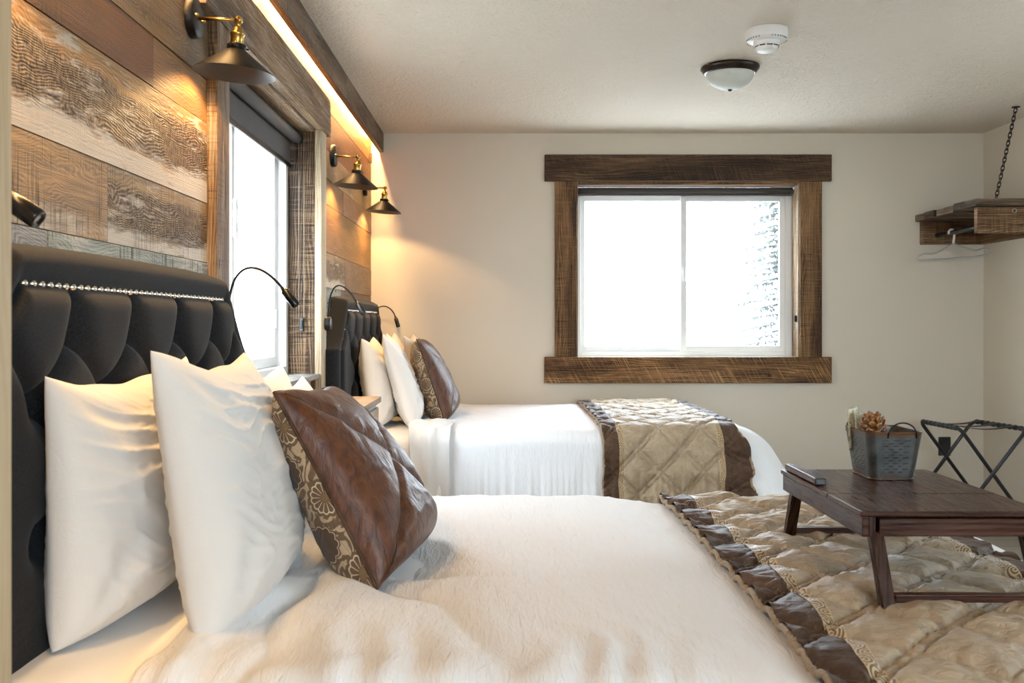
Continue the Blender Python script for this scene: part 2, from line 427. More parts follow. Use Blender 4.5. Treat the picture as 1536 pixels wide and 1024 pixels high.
def paisley():
    T = NT('embroidered_paisley'); uv = uv_co(T)
    sp_ = T.n('SeparateXYZ', {0: uv}); U = T.math('ABSOLUTE', sp_.outputs[0]); V = sp_.outputs[1]
    def motif(cu, v0, per):
        du = T.math('SUBTRACT', U, cu)
        dv = T.math('MULTIPLY', T.math('SUBTRACT', T.math('FRACT', T.math('DIVIDE', T.math('ADD', V, v0), per)), .5), per)
        return T.math('SQRT', T.math('ADD', T.math('MULTIPLY', du, du), T.math('MULTIPLY', dv, dv))), T.math('ARCTAN2', dv, du)
    d1, an = motif(.205, 1.02, .155)
    pet = T.math('ABSOLUTE', T.math('SINE', T.math('MULTIPLY', an, 7)))
    rim = T.math('ADD', .030, T.math('MULTIPLY', pet, .004))
    inside = T.math('LESS_THAN', d1, rim)
    petl = T.math('MULTIPLY', T.mr(pet, .34, .12), T.math('GREATER_THAN', d1, .010))
    ringl = T.mr(T.math('ABSOLUTE', T.math('SUBTRACT', d1, T.math('SUBTRACT', rim, .0022))), .0022, .0009)
    ln = T.math('MAXIMUM', petl, ringl)
    med = T.mix(ln, (.115, .066, .032), (.62, .50, .35)); med = T.mix(T.math('LESS_THAN', d1, .0085), med, (.17, .10, .04))
    halo = T.math('LESS_THAN', d1, T.math('ADD', rim, .006))
    d2, an2 = motif(.150, 1.02+.0775, .155)
    sc2 = T.math('ADD', .036, T.math('MULTIPLY', T.math('ABSOLUTE', T.math('SINE', T.math('MULTIPLY', an2, 6))), .005))
    in2 = T.math('LESS_THAN', d2, sc2)
    l2 = T.mr(T.math('ABSOLUTE', T.math('SUBTRACT', d2, T.math('SUBTRACT', sc2, .004))), .0016, .0007)
    dk = T.mix(l2, (.060, .032, .018), (.50, .38, .24))
    low = T.noise(uv, 22, 2, .5, .6)
    sw = T.math('ADD', T.math('MULTIPLY', T.math('SINE', T.math('ADD', T.math('MULTIPLY', low, 34), T.math('MULTIPLY', U, 40))), .5), .5)
    bgc = T.ramp(sw, [(.25, (.44, .33, .215)), (.46, (.40, .30, .19)), (.56, (.16, .10, .05)), (.8, (.12, .07, .035))])
    c = T.mix(in2, bgc, dk)
    c = T.mix(halo, c, (.12, .075, .03)); c = T.mix(inside, c, med)
    fn = T.noise(uv, 500, 2)
    c = T.mix(T.mr(fn, .3, .7, 0, .35), c, (.07, .045, .025))
    return T.fin(c, .7, 0, T.bump(T.math('ADD', T.math('MULTIPLY', sw, .6), T.math('ADD', fn, T.math('MULTIPLY', ln, .8))), .5, .002), Sheen_Weight=.1)
M['paisley'] = paisley()
def shade_fabric():
    T = NT('roller_shade_fabric'); p = gen_pos(T)
    f = T.noise(T.vmul(p, (300, 700, 700)), 1, 2)
    return T.fin(T.mix(T.mr(f, .35, .65), (.055, .048, .045), (.095, .083, .078)), .8, 0, T.bump(f, .2, .001))
M['roller'] = shade_fabric()
def galv():
    T = NT('galvanized_metal'); p = gen_pos(T)
    a = T.noise(p, 45, 4, .6); b = T.noise(p, 14, 3)
    z = T.n('SeparateXYZ', {0: p}).outputs[2]
    zlo = H-.33
    rust = T.math('ADD', T.mr(T.math('ADD', z, T.math('MULTIPLY', a, .012)), zlo+.022, zlo+.010), T.mr(T.math('ADD', z, T.math('MULTIPLY', a, -.014)), zlo+.082, zlo+.092))
    rust = T.math('MULTIPLY', rust, T.mr(b, .42, .6), clamp=True)
    c = T.mix(T.mr(a, .3, .7), (.055, .056, .052), (.12, .122, .115)); c = T.mix(rust, c, (.12, .05, .018))
    return T.fin(c, T.mr(a, .3, .7, .35, .55), .75, T.bump(a, .15, .002))
M['galv'] = galv()
def cone_m():
    T = NT('pine_cone'); p = gen_pos(T); a = T.noise(p, 160, 3)
    return T.fin(T.mix(T.mr(a, .35, .65), (.10, .035, .010), (.46, .20, .055)), .5)
M['cone'] = cone_m()
def packet_m(name, base, ink):
    T = NT(name); p = gen_pos(T); a = T.noise(p, 140, 3, .6)
    return T.fin(T.mix(T.mr(a, .52, .60), base, ink), .45)
M['packet1'] = packet_m('packet_cream', (.62, .57, .42), (.30, .27, .18))
M['packet2'] = packet_m('packet_mint', (.66, .68, .58), (.35, .36, .28))
M['siding'] = plain('pale_siding', (.80, .79, .76), .8)
M['snow'] = plain('bright_ground', (.72, .72, .70), .9)
M['needles'] = plain('spruce_needles', (.145, .152, .14), .8)
M['bark'] = plain('spruce_bark', (.12, .09, .07), .9)
M['blue_rim'] = plain('grey_blue_laminate', (.32, .36, .40), .4)

# ------------------------------------------------------------------ room shell
def S(o): return tag(o, kind='structure')
b = MB().box(-1.1, 3.2, YR-.1, YB+.2, -.1, 0); S(build('floor', b, M['floor']))
b = MB().box(-1.1, 3.2, YR-.1, YB+.2, ZC, ZC+.1); S(build('ceiling', b, M['ceiling']))
b = MB(); b.box(XR, XR+.15, YR-.1, SW[0], 0, ZC); b.box(XR, XR+.15, SW[1], YB+.2, 0, ZC)
b.box(XR, XR+.15, SW[0], SW[1], 0, SW[2]); b.box(XR, XR+.15, SW[0], SW[1], SW[3], ZC); S(build('wall_right', b, M['wall']))
# back wall with its window opening
BX0, BX1, BZ0, BZ1 = .462, 1.842, H-.21, H+.885
b = MB()
b.box(-1.1, BX0, YB, YB+.2, 0, ZC); b.box(BX1, XR, YB, YB+.2, 0, ZC)
b.box(BX0, BX1, YB, YB+.2, 0, BZ0); b.box(BX0, BX1, YB, YB+.2, BZ1, ZC)
S(build('wall_back', b, M['wall']))
b = MB(); b.box(-1.1, RW[0], YR-.15, YR, 0, ZC); b.box(RW[1], XR, YR-.15, YR, 0, ZC)
b.box(RW[0], RW[1], YR-.15, YR, 0, RW[2]); b.box(RW[0], RW[1], YR-.15, YR, RW[3], ZC); S(build('wall_rear', b, M['wall']))
# left wall (drywall core) with the window opening
LY0, LY1, LZ0, LZ1 = 2.815, 4.238, H-.22, H+.84
b = MB(); x0, x1 = -1.10, XW-.022
b.box(x0, x1, YR-.15, LY0-.02, 0, ZC); b.box(x0, x1, LY1+.02, YB, 0, ZC)
b.box(x0, x1, LY0-.02, LY1+.02, 0, LZ0-.02); b.box(x0, x1, LY0-.02, LY1+.02, LZ1+.02, ZC)
S(build('wall_left', b, M['wall']))

# reclaimed plank cladding: one mesh, per-plank colour, grain offset, tiny steps
def cladding():
    rows = [-1.18, -1.0, -.82, -.62, -.44, -.21, -.02, .169, .334, .557, .678, .813, 1.0, 1.187]
    joints = {7: [2.02, 5.04], 8: [1.2, 3.3], 9: [2.28, 4.98], 10: [1.5, 3.6, 5.35], 11: [2.3, 4.0], 12: [1.7, 3.1, 4.9], 6: [1.75, 4.9], 5: [1.4, 4.6], 4: [2.2, 5.1]}
    O, BR, TN, GY = (.36, .165, .052), (.22, .090, .032), (.39, .22, .092), (.29, .185, .10)
    look = {  # row, index of plank -> colour, grey, wash, saw
        (8, 0): (TN, 1.0, 1.0, .1), (8, 1): (TN, 1.0, 1.0, .1), (8, 2): (O, .1, .1, .3),
        (9, 0): ((.17, .068, .028), .0, .0, .2), (9, 1): ((.31, .145, .055), .0, .05, .1), (9, 2): ((.31, .18, .09), .2, .15, .3),
        (7, 0): ((.36, .215, .11), .12, .35, 1.0), (7, 1): ((.32, .20, .11), .9, .75, .5), (7, 2): ((.26, .16, .09), .1, .0, .5),
        (6, 0): ((.36, .34, .31), .0, 1.1, 1.0), (6, 1): ((.36, .34, .31), .0, 1.1, 1.0), (6, 2): ((.22, .13, .07), .1, .0, .6),
        (10, 0): ((.15, .080, .040), .25, .0, .4), (10, 1): ((.19, .12, .07), .3, .1, .3),
        (11, 0): ((.15, .10, .065), .6, .0, .4), (11, 1): ((.20, .13, .08), .5, .05, .3)}
    mb = MB(); info = []
    Y0, Y1 = 0.98, YB-.001
    for r in range(len(rows)-1):
        z0, z1 = H+rows[r]+.0012, H+rows[r+1]-.0012
        z0 = max(z0, .001); z1 = min(z1, ZC-.001)
        js = [Y0]+sorted(joints.get(r, [2.6, 4.7]))+[Y1]
        for k in range(len(js)-1):
            ya, yb = js[k]+.0008, js[k+1]-.0008
            col, g, wsh, sw = look.get((r, k), (random.choice([O, BR, TN, GY]), random.uniform(0, .6), random.uniform(0, .25), random.uniform(.1, .7)))
            col = tuple(c*random.uniform(.93, 1.07) for c in col)
            dx = random.uniform(-.0022, .0012); uo = (random.uniform(0, 50), random.uniform(0, 50))
            segs = [(ya, yb)]
            if z1 > LZ0-.03 and z0 < LZ1+.05:      # cut round the window casing
                segs = [s for s in ((ya, min(yb, 2.80)), (max(ya, 4.25), yb)) if s[1]-s[0] > .002]
            for (a, c) in segs:
                n0 = len(mb.f)
                mb.box(XW-.021, XW+dx, a, c, z0, z1, along=1, uo=uo)
                for fi in range(n0, len(mb.f)): info.append((col, g, wsh, sw, z0, z1))
    # the far end board under the LED tape bracket
    o = build('wall_left', mb, M['plank'])
    me = o.data
    pc = me.attributes.new('pcol', 'FLOAT_COLOR', 'FACE'); pp = me.attributes.new('ppar', 'FLOAT_COLOR', 'FACE')
    ac = me.uv_layers.new(name='Across')
    for i, (p, inf) in enumerate(zip(me.polygons, info)):
        pc.data[i].color = (*inf[0], 1); pp.data[i].color = (inf[1], inf[2], inf[3], 1)
        for li in p.loop_indices:
            z = (o.matrix_basis @ me.vertices[me.loops[li].vertex_index].co).z
            ac.data[li].uv = (0, (z-inf[4])/(inf[5]-inf[4]))
    S(o)
cladding()
# ceiling valance hiding the LED tape, tape and end bracket
val = thing('trim_1', (-.76, 3.4, ZC-.12), kind='structure')
mb = MB()
for a, c in ((1.0, 2.02), (2.022, 3.35), (3.352, 4.62), (4.622, YB-.001)):
    mb.box(-.776, -.748, a, c, H+1.068, ZC-.0005, along=1)
build('valance_board', mb, M['valance'], val, bevel=.0015)
build('led_tape', MB().box(-.812, -.802, 1.05, 6.0, ZC-.008, ZC-.002), M['led'], val)
build('tape_bracket', MB().box(-.824, -.806, 5.93, 5.95, H+.985, H+1.045), M['casing'], val, bevel=.001)

# ------------------------------------------------------------------ left window
win = thing('window_1', (-.97, 3.53, LZ0), kind='structure')
XF = -.944
mb = MB()
mb.box(XF-.075, XF, LY0, LY0+.035, LZ0, LZ1); mb.box(XF-.075, XF, LY1-.035, LY1, LZ0, LZ1)
mb.box(XF-.075, XF, LY0+.035, LY1-.035, LZ0, LZ0+.035); mb.box(XF-.075, XF, LY0+.035, LY1-.035, LZ1-.035, LZ1)
build('window_frame', mb, M['white_vinyl'], win, bevel=.003)
def sash(x, y0, y1, z0, z1, parent, t=.042, ax='y'):
    mb = MB(); g = MB()
    if ax == 'y':
        for q in ((y0, y0+t, z0, z1), (y1-t, y1, z0, z1), (y0+t, y1-t, z0, z0+t), (y0+t, y1-t, z1-t, z1)):
            mb.box(x-.014, x+.014, *q)
        g.box(x-.003, x+.003, y0+t-.004, y1-t+.004, z0+t-.004, z1-t+.004)
    else:
        for q in ((y0, y0+t, z0, z1), (y1-t, y1, z0, z1), (y0+t, y1-t, z0, z0+t), (y0+t, y1-t, z1-t, z1)):
            mb.box(q[0], q[1], x-.014, x+.014, q[2], q[3])
        g.box(y0+t-.004, y1-t+.004, x-.003, x+.003, z0+t-.004, z1-t+.004)
    s = build('sash', mb, M['white_vinyl'], parent, bevel=.002)
    build('glass_pane', g, M['glass'], s)
    return s
ym = 3.40
s1 = sash(XF-.022, LY0+.036, ym+.03, LZ0+.036, LZ1-.036, win)
s2 = sash(XF-.054, ym-.02, LY1-.036, LZ0+.036, LZ1-.036, win)
mb = MB(); mb.box(XF-.008, XF+.006, ym-.006, ym+.018, H+.30, H+.44); mb.tube(bez((XF, ym+.006, H+.32), (XF+.03, ym+.02, H+.34), (XF+.03, ym+.02, H+.40), (XF, ym+.006, H+.42), 10), .006, 8)
build('sash_latch', mb, M['white_vinyl'], win, bevel=.002)
build('sash_pull', MB().box(XF-.04, XF-.028, 4.14, 4.152, H-.02, H+.06), M['white_vinyl'], win, bevel=.002)
# deep wooden reveal
mb = MB().box(XF, XW-.003, LY1, LY1+.018, LZ0-.02, LZ1); build('reveal_far', mb, M['jamb'], win)
mb = MB().box(XF, XW-.003, LY0-.018, LY0, LZ0-.02, LZ1); build('reveal_near', mb, M['jamb'], win)
mb = MB().box(XF, XW-.003, LY0-.018, LY1+.018, LZ1, LZ1+.018); build('reveal_head', mb, M['casing'], win)
mb = MB().box(XF, XW+.02, LY0, LY1, LZ0-.02, LZ0); build('window_stool', mb, M['sill_grey'], win)
# casing boards
cs = thing('trim_2', (-.81, 3.53, LZ0-.25), kind='structure')
mb = MB().box(XW-.002, -.797, 2.695, LY0, H-.5, H+.85); build('side_casing', mb, M['casing'], cs, bevel=.002)
mb = MB().box(XW-.002, -.797, LY1, 4.352, H-.5, H+.85); build('side_casing', mb, M['casing_pale'], cs, bevel=.002)
mb = MB().box(XW-.002, -.788, 2.565, 4.417, H+.85, H+1.018); build('head_casing', mb, M['casing'], cs, bevel=.003)
# roller shade, bead chain, tensioner
rs = thing('roller_shade', (-.90, 3.53, H+.68), 'dark brown roller shade pulled partly down in the window beside the beds', 'blind')
mb = MB().tube([(-.905, LY0+.02, H+.808), (-.905, LY1-.02, H+.808)], .024, 20); build('roller_tube', mb, M['roller'], rs)
mb = MB().box(-.931, -.929, LY0+.025, LY1-.025, H+.695, H+.81); build('shade_cloth', mb, M['roller'], rs)
mb = MB().box(-.935, -.924, LY0+.025, LY1-.025, H+.678, H+.697); build('hem_bar', mb, M['bronze'], rs, bevel=.003)
mb = MB().tube([(-.905, LY1-.012, H+.808), (-.905, LY1-.002, H+.808)], .029, 20); build('end_bracket', mb, M['blackplastic'], rs)
mb = MB()
for xx in (-.894, -.872):
    for k in range(150):
        z = H+.80 - k*.0052
        if z < H+.03: break
        r = .0019
        mb.add([(xx+r, LY1-.012, z), (xx-r, LY1-.012, z), (xx, LY1-.012+r, z), (xx, LY1-.012-r, z), (xx, LY1-.012, z+r), (xx, LY1-.012, z-r)],
               [(0, 2, 4), (2, 1, 4), (1, 3, 4), (3, 0, 4), (2, 0, 5), (1, 2, 5), (3, 1, 5), (0, 3, 5)])
    mb.tube([(xx, LY1-.012, H+.80), (xx, LY1-.012, H+.02)], .0006, 5)
build('bead_chain', mb, M['beads'], rs)
mb = MB().box(-.892, -.874, LY1-.018, LY1-.0005, H-.035, H+.025); mb.box(-.889, -.877, LY1-.024, LY1-.016, H-.02, H+.015)
build('chain_tensioner', mb, M['black_gloss'], rs, bevel=.002)

# ------------------------------------------------------------------ back window
wb = thing('window_2', (1.15, YB+.12, BZ0), kind='structure')
YF = 6.165
mb = MB(); z0, z1 = BZ0, BZ1-.03
mb.box(BX0, BX0+.03, YF-.004, YF+.05, z0, z1); mb.box(BX1-.045, BX1, YF-.004, YF+.05, z0, z1)
mb.box(BX0+.03, BX1-.045, YF-.004, YF+.05, z0, z0+.03); mb.box(BX0+.03, BX1-.045, YF-.004, YF+.05, z1-.04, z1)
build('window_frame', mb, M['white_vinyl'], wb, bevel=.003)
xm = 1.152
sA = sash(YF+.032, BX0+.028, xm+.02, z0+.03, z1-.04, wb, .032, 'x')
sB = sash(YF+.008, xm-.022, BX1-.045, z0+.03, z1-.04, wb, .038, 'x')
mb = MB().box(xm-.010, xm+.008, YF-.020, YF-.006, H+.27, H+.36); build('sash_latch', mb, M['white_vinyl'], wb, bevel=.003)
mb = MB().box(BX0-.004, BX0+.003, YB-.012, YB+.12, BZ0, BZ1); mb.box(BX1-.003, BX1+.004, YB-.012, YB+.12, BZ0, BZ1)
build('reveal_side', mb, M['casing'], wb)
mb = MB().box(BX0+.003, BX1-.003, YB-.012, YB+.12, BZ1-.02, BZ1+.002); build('reveal_head', mb, M['trim_side'], wb)
cb = thing('trim_3', (1.15, YB-.02, H-.37), kind='structure')
build('head_casing', MB().box(.258, 2.042, YB-.034, YB-.0005, H+.885, H+1.05), M['trim_dark'], cb, bevel=.003)
build('side_casing', MB().box(.321, .458, YB-.028, YB-.0005, H-.208, H+.885), M['trim_side'], cb, bevel=.003)
build('side_casing', MB().box(1.846, 1.983, YB-.028, YB-.0005, H-.208, H+.885), M['trim_side'], cb, bevel=.003)
build('sill_casing', MB().box(.256, 2.042, YB-.034, YB-.0005, H-.371, H-.208), M['trim_sill'], cb, bevel=.003)
r2 = thing('roller_shade', (1.15, YB+.07, H+.82), 'dark roller shade rolled up at the top of the back window', 'blind')
build('roller_tube', MB().tube([(BX0+.01, YB+.085, H+.838), (BX1-.012, YB+.085, H+.838)], .022, 16), M['roller'], r2)
build('hem_bar', MB().box(BX0+.012, BX1-.022, YB+.058, YB+.068, H+.805, H+.822), M['bronze'], r2, bevel=.002)
mb = MB()
for xx in (BX1-.008, ): mb.tube([(xx, YB+.04, H+.82), (xx, YB+.04, H+.0)], .0012, 6)
build('bead_chain', mb, M['beads'], r2)
build('chain_tensioner', MB().box(BX1-.018, BX1-.0035, YB+.012, YB+.035, H+.01, H+.05), M['black_gloss'], r2, bevel=.002)

# two unseen windows, added outside the frame to let in more daylight
wr = thing('added_window_side', (XR+.07, (SW[0]+SW[1])/2, SW[2]), kind='structure')
mb = MB(); y0, y1, z0, z1 = SW; ym_ = (y0+y1)/2
for q in ((y0, y0+.05, z0, z1), (y1-.05, y1, z0, z1), (ym_-.02, ym_+.02, z0+.05, z1-.05), (y0+.05, y1-.05, z0, z0+.05), (y0+.05, y1-.05, z1-.05, z1)):
    mb.box(XR+.04, XR+.1, *q)
build('window_frame', mb, M['white_vinyl'], wr, bevel=.003)
build('glass_pane', MB().box(XR+.067, XR+.073, y0+.04, y1-.04, z0+.04, z1-.04), M['glass'], wr)
wr = thing('added_window_rear', ((RW[0]+RW[1])/2, YR-.07, RW[2]), kind='structure')
mb = MB(); x0, x1, z0, z1 = RW; xm_ = (x0+x1)/2
for q in ((x0, x0+.05, z0, z1), (x1-.05, x1, z0, z1), (xm_-.02, xm_+.02, z0+.05, z1-.05), (x0+.05, x1-.05, z0, z0+.05), (x0+.05, x1-.05, z1-.05, z1)):
    mb.box(q[0], q[1], YR-.1, YR-.04, q[2], q[3])
build('window_frame', mb, M['white_vinyl'], wr, bevel=.003)
build('glass_pane', MB().box(x0+.04, x1-.04, YR-.073, YR-.067, z0+.04, z1-.04), M['glass'], wr)

# pale post at the near left
S(build('trim_4', MB().box(-.66, -.5, .84, .986, 0, ZC-.001), M['post'], bevel=.004))

# ------------------------------------------------------------------ outside
S(build('ground', MB().box(-30, 40, -30, 60, -.9, -.8), M['snow']))
mb = MB()
for k in range(26):
    z = -.8+k*.18
    mb.add([(-5.0, -6, z), (-5.0, 14, z), (-5.03, 14, z+.18), (-5.03, -6, z+.18), (-5.03, -6, z), (-5.03, 14, z)], [(0, 1, 2, 3), (4, 5, 1, 0)], None, False)
hb = thing('neighbor_building', (-5.6, 4, -.8), 'pale sided building seen blown out through the bedside window', 'building')
build('siding', mb, M['siding'], hb)
build('wall_core', MB().box(-6.2, -5.04, -6, 14, -.8, 3.88), M['siding'], hb)
def spruce(x, y, hgt, rad):
    t = thing('spruce_tree', (x, y, -.8), 'pale overexposed spruce tree seen through the right pane of the back window', 'tree')
    build('trunk', MB().tube([(x, y, -.8), (x, y, hgt-.8)], [.16, .02], 8), M['bark'], t)
    mb = MB(); rnd = random.Random(3)
    for k in range(230):
        f = k/230; z = -.5+f*(hgt-.4); R = rad*(1-f)**.8*rnd.uniform(.75, 1.1); a = k*2.399
        d = Vector((math.cos(a), math.sin(a), 0)); side = Vector((-d.y, d.x, 0))
        for j in range(26):
            q = (j+1)/26; p = Vector((x, y, z))+d*R*q+Vector((0, 0, -.22*R*q*q+.1*q))
            for sgn in (-1, 1):
                l = .42*(1.15-q)*rnd.uniform(.6, 1.1)
                e = p+side*sgn*l+d*.2*l+Vector((0, 0, -.12*rnd.random()))
                w_ = d*.035
                mb.add([p-w_, p+w_, e+w_*.4, e-w_*.4], [(0, 1, 2, 3)], None, False)
    build('foliage', mb, M['needles'], t)
spruce(6.1, 20.0, 6.4, 2.3)

# ------------------------------------------------------------------ beds
def hb_half(z):  # half width of the headboard at height z (relative to camera)
    if z <= -.119: return .83
    t = min(1, (z+.119)/(.125+.119))
    return .83-.265*(t**.72*.85+.15*t)
NAIL_Z = .063
def headboard_front(sh):
    """returns x(y,z) of the tufted front"""
    rowz = [-.0195+.0, -.13, -.24, -.35]
    btn = []
    for r, z in enumerate(rowz):
        offs = [-.4, -.133, .133, .4] if r % 2 == 0 else [-.533, -.267, 0, .267, .533]
        for o in offs: btn.append((o, z))
    segs = []
    btn = [(o+sh, z) for o, z in btn]
    for (o, z) in btn:
        for (p, q) in btn:
            if abs(q-z+.11) < .02 and abs(abs(p-o)-.133) < .01: segs.append(((o, z), (p, q)))
        if abs(z-rowz[0]) < .01: segs.append(((o, z), (o, NAIL_Z-.012)))
    segs.append(((-.533+sh, -.13), (-.60, -.03))); segs.append(((.533+sh, -.13), (.59, -.04)))
    def f(y, z):
        w_ = hb_half(z)
        edge = min(w_-abs(y), .138-z) if z < .14 else 0
        inn = min(w_-.070-abs(y), NAIL_Z-z)      # distance inside the nail line
        round_ = .028*(1-math.exp(-max(edge, 0)/.012))
        if inn < 0:   # border band, puffed
            bw = .07
            s = max(0, min(1, -inn/bw))
            return .044+round_*.8+.010*math.sin(PI*min(1, max(0, s)))
        d = 9
        for (a, c) in segs:
            ax, az = a; bx, bz = c; px, pz = y-ax, z-az; vx, vz = bx-ax, bz-az
            t = max(0, min(1, (px*vx+pz*vz)/(vx*vx+vz*vz))); d = min(d, math.hypot(px-vx*t, pz-vz*t))
        db = min(math.hypot(y-o, z-q) for o, q in btn)
        vert = 1.0
        puff = .030*(1-math.exp(-d/.016))*vert
        dim = .046*math.exp(-(db/.026)**1.3)
        edgef = 1-math.exp(-inn/.010)
        return .056+puff*edgef+.004*edgef-dim
    return f, btn
HBX = XW+.012
def make_bed(yc, hc, label, fine=True):
    bed = thing('bed', (.2, yc, 0), label, 'bed', 'two made up beds along the plank wall')
    f, btn = headboard_front(yc-hc); y0_ = yc; yc = hc
    NU, NV = (250, 150) if fine else (180, 100)
    ztop = .125; zb = -.75
    def P(u, v):
        z = zb+(ztop-zb)*v
        y = (2*u-1)*hb_half(z)
        d = f(y, z)
        e = min((1-abs(2*u-1))*hb_half(z), (1-v)*(ztop-zb))
        d = d*(1-math.exp(-(e+.0005)/.006)) if e < .03 else d
        # slight crown at the top edge
        return Vector((HBX+max(d, .0), yc+y, H+z+.012*sm(.9, 1, v)*(1-(2*u-1)**4)))
    mb = MB().grid(NU, NV, P)
    # sides and back
    prof = [(zb+(ztop-zb)*i/40) for i in range(41)]
    for sg in (-1, 1):
        mb.grid(1, 40, lambda u, v, sg=sg: Vector((HBX*(1-u)+(XW+.004)*u, yc+sg*hb_half(zb+(ztop-zb)*v), H+zb+(ztop-zb)*v)))
    mb.grid(30, 1, lambda u, v: Vector((HBX*(1-v)+(XW+.004)*v, yc+(2*u-1)*hb_half(ztop), H+ztop+.012*(1-(2*u-1)**4)*(1-v))))
    hb = build('headboard', mb, M['linen'], bed, recalc=True)
    # covered buttons
    proto = None
    for (o, z) in btn:
        if z < -.3: continue
        if proto is None:
            m_ = MB().lathe([(0, .006), (.006, .0052), (.011, .001), (.012, -.004)], Matrix.Rotation(PI/2, 4, 'Y'), 14)
            proto = build('button', m_, M['linen'], hb, origin=False); q = proto
        else:
            q = proto.copy(); COL.objects.link(q); q.parent = hb
        q.location = Vector((HBX+f(o, z)+.002, yc+o, H+z))-wloc(hb)
    # nailheads along the band
    pos = []
    n = 38
    for k in range(n): pos.append((-.528+1.056*k/(n-1), NAIL_Z))
    for sg in (-1, 1):
        for k in range(1, 5):
            z = NAIL_Z-k*.045; pos.append((sg*(hb_half(z)-.070), z))
    proto = None
    for (o, z) in pos:
        if proto is None:
            m_ = MB().lathe([(0, .0062), (.004, .0052), (.0068, .0022), (.0076, -.002)], Matrix.Rotation(PI/2, 4, 'Y'), 10)
            proto = build('nailhead', m_, M['nail'], hb, origin=False); q = proto
        else:
            q = proto.copy(); COL.objects.link(q); q.parent = hb
        q.location = Vector((HBX+.0655, yc+o, H+z))-wloc(hb)
    yc = y0_
    build('mattress', MB().box(-.73, 1.15, yc-.73, yc+.73, .40, .628), M['mattress'], bed, bevel=.04)
    build('box_spring', MB().box(-.73, 1.15, yc-.73, yc+.73, .16, .395), M['mattress'], bed, bevel=.02)
    for sx in (-.66, 1.08):
        for sy in (-.66, .66):
            build('leg', MB().box(sx-.03, sx+.03, yc+sy-.03, yc+sy+.03, 0, .16), M['black'], bed)
    return bed
make_bed(2.065, 2.035, 'near bed with tall charcoal tufted headboard and the wooden tray table on it')
make_bed(5.195, 5.16, 'far bed with charcoal tufted headboard, under the back window', fine=False)

def seams_dist(a, b_, per=.145, gap=.020):
    """distance to double diagonal quilting lines, coordinates along the cloth"""
    d = 9; dp = 9
    for s in ((a+b_)/math.sqrt(2), (a-b_)/math.sqrt(2)):
        m = (s+100*per) % per; m = min(m, per-m)
        d = min(d, abs(m-gap/2)); dp = min(dp, max(0, m-gap/2))
    return d, dp

